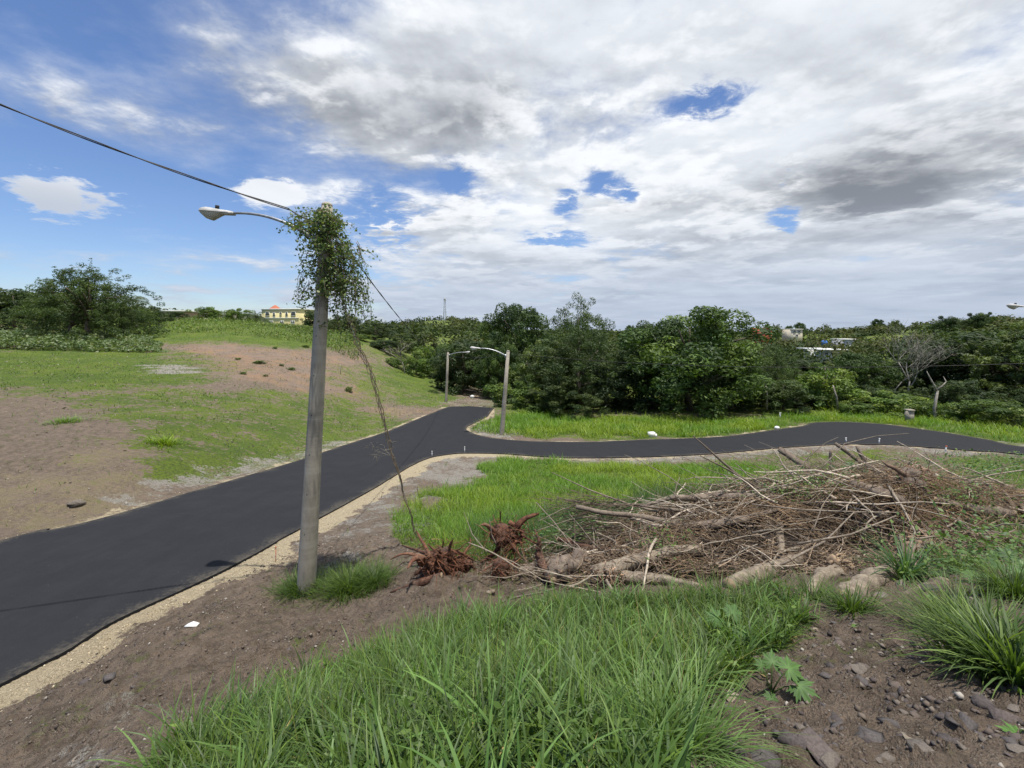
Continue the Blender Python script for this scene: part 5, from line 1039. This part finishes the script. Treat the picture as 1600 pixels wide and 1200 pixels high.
for (pts_, ra, lab) in [
    ([(1083, 681, 8.8), (1135, 727, 8.9), (1187, 771, 8.8)], [.012, .026, .035], 'raised dead branch pointing up left over the side road'),
    ([(1094, 712, 8.6), (1140, 735, 8.7), (1200, 772, 8.8)], [.01, .022, .03], 'forked dead branch just below the raised one'),
    ([(862, 738, 9.0), (920, 765, 9.0), (980, 787, 8.9), (1030, 800, 8.7)], [.006, .014, .02, .024], 'thin arching branch reaching left over the green grass'),
    ([(870, 778, 8.8), (930, 788, 8.8), (1010, 789, 8.7), (1060, 775, 8.6)], [.008, .018, .028, .035], 'curved branch running into the long grey trunk'),
    ([(900, 792, 8.4), (950, 802, 8.3), (1000, 807, 8.3), (1060, 818, 8.3)], [.045, .045, .05, .06], 'smooth grey branch with a broken end left of the pile'),
    ([(838, 785, 8.6), (865, 815, 8.3), (895, 855, 8.0)], [.008, .011, .015], 'thin pale stick leaning across the dark grass'),
    ([(1305, 693, 10.0), (1345, 722, 9.8), (1400, 752, 9.6), (1480, 790, 9.3)], [.045, .05, .05, .03], 'dark thick branch sloping down right from the top of the pile'),
    ([(1338, 697, 10.0), (1352, 722, 9.9), (1375, 740, 9.8)], [.03, .06, .05], 'split dark stub beside the thick branch at the pile top'),
    ([(1298, 703, 10.3), (1297, 722, 10.3), (1302, 742, 10.2)], [.03, .035, .04], 'short pale forked stub standing at the top of the pile'),
    ([(1310, 683, 9.6), (1290, 692, 9.6), (1262, 715, 9.6), (1240, 745, 9.5)], [.004, .007, .01, .014], 'arching thin twig at the top against the road'),
    ([(1420, 677, 9.6), (1370, 681, 9.6), (1320, 693, 9.6), (1280, 735, 9.4)], [.004, .006, .009, .013], 'long bent twig arching over the road above the pile'),
    ([(1400, 715, 9.4), (1435, 735, 9.3), (1455, 772, 9.2)], [.006, .01, .014], 'whitish bent branch on the right of the pile'),
    ([(1175, 788, 7.6), (1260, 797, 7.4), (1340, 800, 7.3), (1410, 801, 7.3)], [.012, .014, .012, .010], 'long thin straight stick lying across the middle of the pile'),
    ([(1245, 850, 6.9), (1330, 835, 6.9), (1400, 806, 7.2)], [.018, .016, .010], 'bent stick rising to the right over the dark hollow'),
    ([(1180, 900, 6.6), (1235, 875, 6.6), (1290, 845, 6.9), (1335, 800, 7.2)], [.02, .02, .016, .01], 'curving bare branch from the grass up over the pile'),
    ([(1270, 830, 6.8), (1285, 790, 7.0), (1310, 755, 7.6)], [.010, .008, .005], 'thin upright twig left of the dark hollow'),
    ([(1432, 842, 6.6), (1460, 838, 6.6), (1510, 850, 6.7)], [.016, .014, .010], 'bent whitish root arching at the right front'),
    ([(1432, 845, 6.6), (1424, 870, 6.4), (1440, 905, 6.1), (1425, 935, 5.8)], [.018, .022, .028, .03], 'pale twisted root hanging to the stones at the right front'),
    ([(1405, 838, 6.7), (1412, 860, 6.6), (1416, 878, 6.5)], [.025, .03, .022], 'short thick pale root hanging beside the twisted one'),
    ([(1445, 845, 6.6), (1450, 875, 6.4), (1458, 925, 6.1)], [.02, .022, .026], 'straight pale root behind the twisted one'),
    ([(1537, 838, 7.2), (1540, 860, 7.1), (1538, 880, 7.0)], [.04, .035, .02], 'flat pale root end near the lobed leaves'),
    ([(1485, 800, 7.4), (1520, 830, 7.2), (1530, 855, 7.1)], [.012, .014, .012], 'thin root curving down at the right of the pile'),
    ([(1140, 855, 7.4), (1160, 880, 7.2), (1165, 900, 7.1)], [.02, .02, .02], 'brown stick standing in the left front of the pile'),
    ([(1060, 895, 7.0), (1110, 885, 7.1), (1140, 860, 7.4)], [.02, .022, .014], 'split light brown branch above the bleached log'),
    ([(1000, 790, 8.5), (1040, 795, 8.4), (1090, 800, 8.3), (1150, 800, 8.2)], [.02, .03, .04, .03], 'grey branch lying between the two long trunks'),
    ([(932, 832, 8.0), (960, 845, 7.9), (967, 862, 7.8)], [.014, .02, .018], 'dark crooked branch tip left of the pile centre'),
    ([(840, 815, 8.4), (880, 795, 8.6), (930, 785, 8.8)], [.005, .008, .01], 'thin grey twig fanning left over the dark grass'),
    ([(835, 830, 8.2), (890, 812, 8.4), (960, 800, 8.6)], [.005, .008, .01], 'lower thin twig fanning left over the dark grass'),
    ([(725, 800, 8.8), (738, 835, 8.2), (760, 862, 7.9)], [.004, .008, .011], 'slender pale twig standing between the two red stumps'),
    ([(765, 812, 8.0), (768, 835, 8.0), (775, 850, 8.0)], [.008, .012, .014], 'curled root hoop at the second stump'),
    ([(1450, 700, 11), (1475, 745, 10.6), (1480, 770, 10.2)], [.004, .006, .008], 'thin curved twig behind the right of the pile'),
    ([(632, 882, 8.5), (655, 878, 8.4), (672, 884, 8.2)], [.008, .012, .008], 'small dead stick lying on the dirt left of the red stump'),
    ([(1060, 815, 8.2), (1040, 800, 8.2), (1045, 835, 8.1)], [.012, .01, .01], 'small hooked twig at the left end of the knotty trunk'),
    ([(230, 1168, 4.1), (265, 1172, 4.0)], [.008, .006], 'short bleached stick on the dirt at the lower left'),
    ([(235, 772, 15.8), (250, 765, 16)], [.03, .02], 'dark stick lying beside the road in the brown field')]:
    log('branch', lab, pts_, ra, M['greylog'] if ra[len(ra)//2] > .02 else M['twig'], 6, .06, cat='branch')
# fan of fine twigs reaching left
mb = MB()
for k in range(150):
    p0 = at(pr.uniform(900, 1010), pr.uniform(775, 835), 8.6); q = at(pr.uniform(800, 900), pr.uniform(745, 860), 8.8); d = q-p0; mb.tube(curvy(p0, d, d.length*pr.uniform(.4, 1.05), 5, .1, .02), np.linspace(.006, .002, 6), 3, False, col=(.95, .9, .85))
for k in range(60):
    p0 = at(pr.uniform(1180, 1480), pr.uniform(730, 780), 9.4); mb.tube(curvy(p0, (pr.normal(-.2, 1), pr.normal(0, .5), pr.uniform(.0, .8)), pr.uniform(.4, 1.0), 5, .12, .0), np.linspace(.007, .002, 6), 3, False, col=(1.1, 1, .9))
mb.build('fine_twigs', M['twig'], label='fan of fine grey twigs reaching over the dark grass and above the pile', cat='twigs', kind='stuff')
# root stumps
def stump(px, py, Y, R, nroots, label, mat, seed, up=.6, body=(.8, .6, .6), rl=(.8, 1.7)):
    r = random.Random(seed); c = at(px, py, onpile(px, py, Y, R*.35)); root = thing('tree_stump', label, 'stump', c); mb = MB()
    for k in range(4): ellipsoid(mb, (r.uniform(-.5, .5)*R*body[0], r.uniform(-.3, .3)*R, r.uniform(-.45, .1)*R), (R*body[0]*r.uniform(.45, .75), R*body[1]*r.uniform(.5, .8), R*body[2]*r.uniform(.5, .8)), 14, 9, .5, seed=seed+k)
    mb.build('root_ball', mat, root, True); main = (r.uniform(0, 6.28), r.uniform(0, 6.28), PI/2)
    for i in range(nroots):
        a_ = main[i % 3]+r.gauss(0, .45); d = Vector((math.cos(a_), r.gauss(-.15, .45), (math.sin(a_) if i % 3 < 2 else 1)*(.35+up*.5)+r.gauss(0, .25))).normalized(); L = R*r.uniform(*rl)*r.choice((.45, .7, 1, 1.15)); p = Vector((r.gauss(0, .32)*R, r.gauss(0, .2)*R, r.gauss(-.1, .2)*R)); pts_ = [p.copy()]; cv = Vector((r.gauss(0, .35), r.gauss(0, .35), r.gauss(-.12, .25)))
        for k in range(6): d = (d+cv*.6+Vector((r.gauss(0, .22), r.gauss(0, .22), r.gauss(0, .22)))).normalized(); p = p+d*L/6; pts_.append(p.copy())
        r0 = R*r.choice((.035, .05, .07, .10, .15)); t_ = r.uniform(.1, .6); m2 = MB(); m2.tube(pts_, [r0*1.2, r0, r0*.85, r0*.7, r0*.6, r0*.5, r0*t_*.6], 6, True, .22, col=tuple(np.array((1.15, 1., .9))*r.uniform(.5, 1.5))); m2.build('root', mat, root, True)
    m3 = MB()
    for i in range(nroots*6):
        q = Vector((r.gauss(0, .55), r.gauss(-.2, .4), r.gauss(0, .4)))*R; d2 = Vector((r.gauss(0, 1), r.gauss(0, 1), r.gauss(-.2, .8))).normalized(); L = R*r.uniform(.3, 1.0); e_ = Vector((r.gauss(0, .2), r.gauss(0, .2), -.25))*L; m3.tube([q, q+d2*L*.35+e_*.2, q+d2*L*.7+e_*.6, q+d2*L*.85+e_*1.3], [.007, .005, .003, .002], 3, False, col=tuple(np.array((1.5, 1.2, 1.0))*r.uniform(.4, 1.6)))
    m3.build('fine_roots', mat, root, kind='stuff'); return root
stump(690, 872, 8.0, .40, 34, 'reddish brown uprooted stump with upright splintered roots at the left end of the pile', M['redroot'], 3, 1.0)
stump(715, 880, 8.1, .30, 18, 'lower reddish root mass leaning right against the red stump', M['redroot'], 6, .2)
stump(795, 835, 8.6, .42, 32, 'second uprooted stump with tangled roots and a hollow, behind the red one', M['redroot'], 13, .8)
stump(782, 885, 7.8, .22, 16, 'small reddish root clump in the grass between the two stumps', M['redroot'], 17, .1)
stump(892, 884, 7.6, .33, 12, 'round grey barked stump joined to the thick pale trunk', M['greylog'], 23, .1, (1.2, .8, .75), (.5, 1.0))
stump(955, 895, 7.2, .22, 22, 'frayed root end of the thick pale trunk', M['twig'], 27, .0, (.8, .6, .6), (.8, 1.9))
stump(1435, 855, 6.9, .40, 26, 'pale hanging root mass at the right front of the pile', M['twig'], 31, -.9)
stump(1310, 880, 6.6, .25, 14, 'split yellow wood stump under the dark hollow', M['cutwood'], 37, .1)
stump(1420, 745, 9.9, .40, 20, 'brown root plate on the back of the pile', M['greylog'], 41, .5)
log('root_spike', 'dark pointed root spike standing beside the round stump', [(836, 828, 7.9), (843, 845, 7.8), (841, 862, 7.8), (850, 885, 7.7), (864, 908, 7.5)], [.015, .05, .09, .13, .10], M['redroot'], 9, .4, cat='root')
log('root_spike', 'long rusty root lying on the dirt heap below the red stump', [(610, 925, 7.7), (650, 912, 7.6), (690, 900, 7.6)], [.015, .05, .07], M['redroot'], 8, .25, cat='root')
log('root_spike', 'rusty root pointing left from the red stump above the dirt', [(628, 852, 9.2), (660, 862, 8.7), (700, 870, 8.2)], [.012, .035, .06], M['redroot'], 8, .25, cat='root')
# weeds on the pile
def leafclump(px, py, Y, n, sx, sz, ls, pal, label, cat='weeds', name='weed_clump', sy=.4):
    Y = onpile(px, py, Y, .08) if 7 < Y < 11 else Y; c = at(px, py, Y); r = np.random.default_rng(int(px+py)); p = r.normal(size=(n, 3))*np.array([sx, sy, sz])*.5; nr = r.normal(size=(n, 3))*.6+np.array([0, -.3, 1]); nr /= np.linalg.norm(nr, axis=1)[:, None]; t = np.cross(nr, r.normal(size=(n, 3))); t /= np.linalg.norm(t, axis=1)[:, None]; b_ = np.cross(nr, t); s = ls*(.5+r.random((n, 1)))
    V = np.stack([p-t*s, p+b_*s*.5-nr*s*.1, p+t*s-nr*s*.3, p-b_*s*.5-nr*s*.1], 1).reshape(-1, 3); pal = np.array(pal); C = np.repeat(pal[r.integers(0, len(pal), n)], 4, 0)
    return link(name, mesh_np(name, V, np.arange(n*4).reshape(-1, 4), None, False, {'Col': C}, (M['vineleaf'],)), label=label, cat=cat, loc=c, kind='stuff')
G1 = [(.08, .16, .05), (.06, .12, .04), (.11, .19, .06), (.10, .17, .04)]
leafclump(1262, 765, 9.1, 1500, 1.0, .38, .022, G1, 'green creeping weeds growing over the top of the pile')
leafclump(1330, 740, 9.8, 260, .5, .25, .04, [(.12, .20, .10), (.09, .17, .08)], 'pale green seedling leaves on the crest of the pile')
leafclump(1435, 730, 10.4, 500, .8, .3, .025, G1, 'small green weeds behind the pile at the right')
leafclump(900, 845, 9.2, 700, 1.3, .5, .04, G1, 'dense green broadleaf weeds behind the round stump')
leafclump(1560, 728, 13, 900, 2.6, .4, .04, G1, 'green weeds behind the pile near the right edge')
leafclump(1490, 775, 10, 700, .9, .3, .024, G1, 'green weeds growing through the right shoulder of the pile')
leafclump(1150, 760, 9.6, 500, .8, .3, .024, G1, 'green weeds behind the long grey trunk')
leafclump(1040, 850, 8.3, 350, .5, .25, .024, G1, 'small weeds between the trunks in the left half of the pile')
leafclump(1510, 740, 11.5, 800, 1.6, .4, .03, G1, 'low weeds among the debris at the right shoulder')
leafclump(820, 1075, 3.6, 160, .42, .25, .05, [(.13, .24, .05), (.10, .19, .04)], 'broadleaf weed with light green leaves inside the tall grass', sy=.3)
leafclump(740, 1100, 3.4, 90, .3, .2, .045, [(.14, .25, .05), (.10, .19, .04)], 'small round leaved weed low in the tall grass', sy=.25)
leafclump(1570, 862, 6.4, 1300, 1.5, .5, .034, G1, 'dark leafy weeds crowding the right edge behind the lobed leaves')
leafclump(1480, 925, 5.6, 500, .6, .25, .024, G1, 'low weeds at the foot of the hanging roots')
leafclump(1560, 895, 5.6, 900, 1.1, .4, .028, G1, 'mixed green weeds below the lobed leaves at the right edge')

# lobed-leaf plants
def lobed(R, lobes=7, tint=(.10, .20, .06)):
    V = [(0, 0, 0)]; C = [tuple(np.array(tint)*1.5)]; T = []; fr = (.46, .70, .66, .98, .66, .72)
    for i in range(lobes*6+1):
        a_ = -PI*.9+2*PI*.9*i/(lobes*6); k = i % 6; f = fr[k]*(1-.3*abs(a_)/PI)*vr.uniform(.93, 1.07); rib = k == 3
        for h_ in (.5, 1.0): V.append((math.cos(a_)*R*f*h_, math.sin(a_)*R*f*h_, -.30*R*(f*h_)**2+(.045*R if not rib else -.02*R)*h_)); C.append(tuple(np.array(tint)*(1.35 if rib else (.8 if k == 0 else 1.0))))
    for i in range(lobes*6):
        a0, a1, b0, b1 = 1+2*i, 2+2*i, 3+2*i, 4+2*i; T += [(0, a0, b0), (a0, a1, b1), (a0, b1, b0)]
    return V, T, C
def lobed_plant(px, py, Y, leaves, label, tint=(.10, .20, .06), name='lobed_leaf_plant'):
    base = at(px, py, Y); base.z = Hs(base.x, base.y)-.01; root = thing(name, label, 'plant', base)
    top = None; lp = [at(x_, y_, Y+dy_)-base for x_, y_, r_2, dy_ in leaves]
    m2 = MB(); hz_ = max(.05, min(q.z for q in lp)*.55); m2.tube([(0, 0, 0), (.01, 0, hz_*.5), (0, .01, hz_)], [.012, .010, .008], 6); m2.build('stem', M['palebark'], root, True)
    for (x_, y_, R, dy_), q in zip(leaves, lp):
        V, T, C = lobed(R, 7, tuple(np.array(tint)*vr.uniform(.8, 1.3))); me = mesh_np('leaf', V, None, T, False, {'Col': np.array(C)}, (M['broad'],)); o = link('leaf', me, root); o.location = q; th = math.atan2(q.y, q.x+.001); o.rotation_euler = (Matrix.Rotation(vr.uniform(.25, .8), 3, 'X') @ Matrix.Rotation(vr.uniform(-.3, .3), 3, 'Y') @ Matrix.Rotation(th+vr.uniform(-.3, .3), 3, 'Z')).to_euler()
        m3 = MB(); m3.tube([(0, 0, hz_), tuple((q+Vector((0, 0, hz_)))*.5+Vector((0, 0, .02))), tuple(q)], [.005, .004, .003], 5, col=(.10, .17, .05)); m3.build('leaf_stalk', M['broad'], root, True)
lobed_plant(1205, 1095, 3.0, [(1207, 1035, .10, .05), (1232, 1045, .12, .0), (1248, 1072, .13, -.05), (1205, 1090, .07, -.05), (1190, 1040, .06, .05)], 'young plant with drooping lobed leaves on the stones at the grass edge')
lobed_plant(1145, 1010, 4.1, [(1120, 965, .12, 0), (1145, 958, .13, .1), (1158, 990, .15, -.1), (1138, 1000, .12, -.1)], 'pale green lobed plant rising from the tall grass')
lobed_plant(1540, 960, 4.9, [(1468, 938, .15, -.1), (1500, 945, .17, -.2), (1535, 942, .18, -.2), (1548, 905, .18, .2), (1580, 920, .2, 0), (1560, 885, .18, .4), (1595, 895, .2, .3), (1520, 900, .15, .3), (1515, 925, .15, .1)], 'big plant with broad lobed leaves at the right edge below the pile', (.12, .22, .08))
lobed_plant(1590, 900, 6.0, [(1580, 868, .2, 0), (1600, 878, .2, -.2), (1560, 872, .16, .1), (1615, 860, .2, .1), (1540, 880, .14, .1)], 'lobed leaf plant behind the big one at the right edge', (.09, .18, .06))
lobed_plant(1480, 925, 5.6, [(1470, 900, .12, 0), (1495, 893, .14, .1), (1482, 915, .12, -.1), (1510, 908, .14, 0)], 'lobed leaf seedling left of the big lobed plant', (.10, .19, .06))
lobed_plant(1600, 1110, 2.9, [(1590, 1082, .12, 0), (1608, 1100, .12, .05), (1600, 1060, .10, .1)], 'small lobed plant cut by the right edge of the picture', (.11, .24, .05))
lobed_plant(1600, 1185, 2.25, [(1592, 1150, .09, 0), (1610, 1170, .10, .05)], 'lobed leaf at the lower right corner', (.11, .24, .05))
lobed_plant(1345, 990, 4.2, [(1342, 985, .05, 0), (1336, 978, .04, 0), (1350, 992, .05, 0)], 'tiny bright seedling on the stony ground', (.13, .24, .05))
lobed_plant(1330, 760, 9.4, [(1322, 738, .18, 0), (1340, 742, .2, 0), (1330, 728, .15, .1)], 'pale lobed seedling growing on top of the pile', (.12, .2, .1))

# ------------------------------------------------------------------ houses and far structures
def wallmat(name, c): return simple(name, c, .9, tuple(x*.85 for x in c), 2.5, .1, .01)
W = {'yellow': wallmat('yellow_plaster', (.66, .58, .30)), 'white': wallmat('white_plaster', (.70, .70, .66)), 'cream': wallmat('cream_plaster', (.62, .56, .44)), 'red': wallmat('red_plaster', (.52, .13, .08)), 'grey': wallmat('grey_plaster', (.42, .43, .44)), 'blue': wallmat('blue_paint', (.07, .20, .58)), 'tile': wallmat('red_tile', (.42, .14, .08)), 'brown': wallmat('brown_wall', (.30, .22, .15))}
def house(name, label, Y, x0, x1, ytop, ybot, wall, floors, wins, rot=0, depth=9, roofh=.35, roofmat='white', trim=None, roofover=.3, sink=4):
    a_ = at(x0, ybot, Y); b_ = at(x1, ytop, Y); cx = (a_.x+b_.x)/2; wdt = b_.x-a_.x; hgt = b_.z-a_.z; root = thing(name, label, 'house', (cx, Y, a_.z), rot)
    mb = MB(); mb.box((0, depth/2, hgt/2-sink/2), (wdt, depth, hgt+sink)); mb.build('wall', W[wall], root)
    mb = MB(); mb.box((0, depth/2, hgt+roofh/2), (wdt+roofover*2, depth+roofover*2, roofh)); mb.build('roof', W[roofmat], root)
    if trim:
        for f_ in trim: mb = MB(); mb.box((0, -.06, hgt*f_), (wdt+.1, .12, .22)); mb.build('string_course', W['white'], root)
    for (fx, fz, ww, wh) in wins:
        x = (fx-.5)*wdt; z = fz*hgt; fr = MB(); t = .09
        for c_, d_ in (((x, -.05, z+wh/2+t/2), (ww+2*t, .14, t)), ((x, -.05, z-wh/2-t/2), (ww+2*t, .18, t)), ((x-ww/2-t/2, -.05, z), (t, .14, wh)), ((x+ww/2+t/2, -.05, z), (t, .14, wh))): fr.box(c_, d_)
        fo_ = fr.build('window', W['white'], root); pn = MB(); pn.box((x, -.02, z), (ww, .06, wh)); pn.build('pane', M['pane'], fo_)
        for s_ in (-.17, .17): br_ = MB(); br_.box((x+s_*ww*1.0, -.065, z), (.05, .04, wh)); br_.build('mullion', W['grey'], fo_)
    return root
M['pane'] = simple('window_glass', (.055, .06, .065), .15, (.09, .10, .11), 2, 0, spec=.6)
yh = house('yellow_house', 'yellow two storey house with red cupola on the hill left of the big pole', 128, 404, 471, 484, 511, 'yellow', 2,
           [(.16, .76, 1.15, 1.05), (.34, .72, .6, 1.15), (.52, .80, .55, .5), (.68, .74, .6, 1.1), (.86, .76, 1.3, 1.05), (.24, .28, .42, .85), (.29, .28, .42, .85), (.53, .28, .42, .85), (.58, .28, .42, .85), (.82, .28, .42, .85), (.87, .28, .42, .85)], rot=-.22, depth=8, trim=(.52,), roofover=.12)
mb = MB(); hz0 = (511-484)/F*128; zc = hz0+.35; s_ = 1.2; mb.add([(-3.4-s_, 1, zc), (-3.4+s_, 1, zc), (-3.4+s_, 3.2, zc), (-3.4-s_, 3.2, zc), (-3.4-.3, 2.1, zc+1.1), (-3.4+.3, 2.1, zc+1.1)], [(0, 1, 5, 4), (2, 3, 4, 5)], [(1, 2, 5), (3, 0, 4)]); mb.build('cupola', W['tile'], yh)
house('low_house', 'long low brown house with a white flat roof behind the crest at the left', 125, 250, 284, 487, 497, 'brown', 1, [(.2, .5, 1.4, 1.0), (.55, .5, 1.2, 1.0), (.82, .5, 1.0, 1.0)], rot=-.1, depth=8, roofh=.4)
house('low_house', 'small cream house beside the long low one', 135, 287, 305, 488, 496, 'cream', 1, [(.35, .5, .9, .8), (.7, .5, .9, .8)], depth=7, roofmat='tile')
house('low_house', 'low white roofed house between the crest bush and the palm', 140, 340, 362, 492, 498, 'cream', 1, [(.4, .4, 1, .6)], depth=8)
house('red_house', 'orange red house on the distant slope above the mango tree', 235, 1187, 1206, 513, 527, 'red', 2, [(.2, .78, .9, 1.2), (.5, .78, 1.0, 1.2), (.8, .78, .8, 1.2)], depth=8, roofmat='red', roofh=.3, trim=(.45,))
house('cream_house', 'cream two storey house right of the orange red one', 235, 1236, 1254, 515, 528, 'cream', 2, [(.3, .75, 1.2, 1.2), (.7, .75, 1.2, 1.2), (.5, .3, 1.2, 1.0)], depth=8)
house('white_roof_house', 'low building with a wide white flat roof in the middle of the wood', 112, 1284, 1312, 547, 556, 'white', 1, [(.25, .4, .9, .5), (.6, .4, .9, .5)], depth=7, roofh=.22, roofover=1.2)
house('grey_house', 'pale grey blue house above the white roofed building', 185, 1318, 1340, 531, 541, 'grey', 1, [(.25, .5, 1, .8), (.65, .5, 1, .8)], depth=7)
mb = MB(); q = at(1288, 536, 170); tk = thing('water_tank', 'small blue water tank among the trees left of the grey house', 'water tank', q); mb.tube([(0, 0, -6), (0, 0, -.8), (0, 0, .8), (0, 0, 1.1)], [.25, .25, 1.1, .9], 12); mb = MB(); mb.tube([(0, 0, -.8), (0, 0, .7), (0, 0, 1.0)], [1.0, 1.0, .5], 12); mb.build('tank', W['blue'], tk); mb = MB(); mb.tube([(0, 0, -6), (0, 0, -.8)], .4, 8); mb.build('stand', M['steel'], tk)
# radio mast on the far ridge
mt = at(695, 500, 430); zt = at(0, 467, 430).z; mt.z = Hs(mt.x, mt.y); mast = thing('radio_mast', 'tall thin lattice radio mast on the distant ridge', 'radio mast', mt); Hm = zt-mt.z
for sx, sy in ((-1, -1), (1, -1), (1, 1), (-1, 1)): mb = MB(); mb.tube([(sx*1.3, sy*1.3, 0), (sx*.55, sy*.55, Hm)], .13, 5); mb.build('mast_leg', M['steel'], mast)
mb = MB(); nseg = 14
for i in range(nseg):
    z0, z1 = Hm*i/nseg, Hm*(i+1)/nseg; w0, w1 = 1.3-.75*i/nseg, 1.3-.75*(i+1)/nseg
    for a_, b__ in (((-1, -1), (1, -1)), ((1, -1), (1, 1)), ((1, 1), (-1, 1)), ((-1, 1), (-1, -1))):
        mb.tube([(a_[0]*w0, a_[1]*w0, z0), (b__[0]*w1, b__[1]*w1, z1)], .07, 4)
mb.build('bracing', M['steel'], mast, kind='stuff'); mb = MB(); mb.box((0, 0, Hm-1.2), (2.6, 2.6, .35)); mb.box((0, -1, Hm-.2), (1.8, .3, 1.6)); mb.build('antenna_panel', W['grey'], mast)

# pillar, posts, stakes, litter
p = hit(1421, 661); pl = thing('concrete_pillar', 'short square concrete pillar with a cap beyond the side road', 'pillar', p); k = p.y/F
mb = MB(); mb.box((0, 0, 9*k), (8*k, 8*k, 20*k)); mb.build('shaft', M['concrete'], pl); mb = MB(); mb.box((0, 0, 20.2*k), (9.5*k, 9.5*k, 2.4*k)); mb.build('cap', M['concrete'], pl)
def stake(px, py, hpx, wpx, mat, label, group=None, tip=None, lean=0.0):
    p = hit(px, py); k = p.y/F; root = thing('survey_stake', label, 'stake', p, 0, group); mb = MB(); mb.tube([(0, 0, -.05), (lean*hpx*k, 0, hpx*k)], wpx*k/2*.7, 5); mb.build('rod', mat, root)
    if tip: mb = MB(); mb.tube([(lean*hpx*k, 0, hpx*k*.86), (lean*hpx*k, 0, hpx*k+.004)], wpx*k*.45, 6); mb.build('painted_tip', tip, root)
orange = simple('orange_paint', (.55, .14, .06), .7, None, 9, 0); whitep = simple('white_paint', (.8, .8, .78), .6, (.65, .65, .62), 9, 0)
stake(1219, 654, 9, 3, whitep, 'white marker post in the verge grass right of the mango tree', tip=whitep)
stake(431, 878, 24, 1.6, orange, 'thin rusty orange stake beside the road left of the big pole', tip=orange)
stake(675, 714, 9, 1.6, whitep, 'small pale stake on the near corner of the side road', tip=whitep)
stake(726, 708, 10, 1.6, whitep, 'small pale stake right of the near corner at the side road', tip=whitep)
stake(1477, 706, 9, 3, whitep, 'small peg with pinkish tip beside the road at the right', tip=orange, lean=.2)
stake(1373, 694, 9, 2.5, whitep, 'small pale peg at the road edge above the pile', tip=whitep, lean=.15)
stake(1322, 692, 8, 2.5, whitep, 'small pale peg at the road edge left of the other one', tip=whitep)
stake(625, 650, 14, 1.3, M['palebark'], 'thin grey stake on the slope left of the road end')
stake(532, 585, 16, 1.3, M['palebark'], 'thin grey stake on the bare slope right of the big pole')
p = hit(1018, 683); mb = MB(); mb.box((0, 0, .18), (.42, .3, .34), .2); mb.box((.28, .05, .10), (.22, .25, .2), -.3); o = mb.build('concrete_rubble', whitep, label='whitish broken concrete block on the grass verge beyond the side road', cat='rubble'); o.location = p
p = hit(1214, 671); mb = MB(); ellipsoid(mb, (0, 0, .12), (.2, .16, .14), 8, 6, .2); o = mb.build('white_stone', whitep, label='white stone at the end of the verge grass', cat='stone'); o.location = p
p = hit(738, 622); mb = MB(); ellipsoid(mb, (0, 0, .2), (.3, .2, .22), 8, 6, .2); o = mb.build('white_bag', whitep, label='small whitish bag lying at the dirt end of the road', cat='litter'); o.location = p
p = hit(299, 981); mb = MB(); V = [(-.09, -.03, .02), (.0, -.05, .035), (.09, -.02, .015), (.1, .04, .03), (.0, .05, .05), (-.08, .04, .02)]; V2 = [(x, y, z-.012) for x, y, z in V]; mb.add(V+V2, [(0, 1, 4, 5), (1, 2, 3, 4), (6, 11, 10, 7), (7, 10, 9, 8)]+[(i, i+6, (i+1) % 6+6, (i+1) % 6) for i in range(6)]); o = mb.build('paper_scrap', whitep, label='crumpled white paper scrap on the brown dirt near the road', cat='litter'); o.location = p+Vector((0, 0, .02))
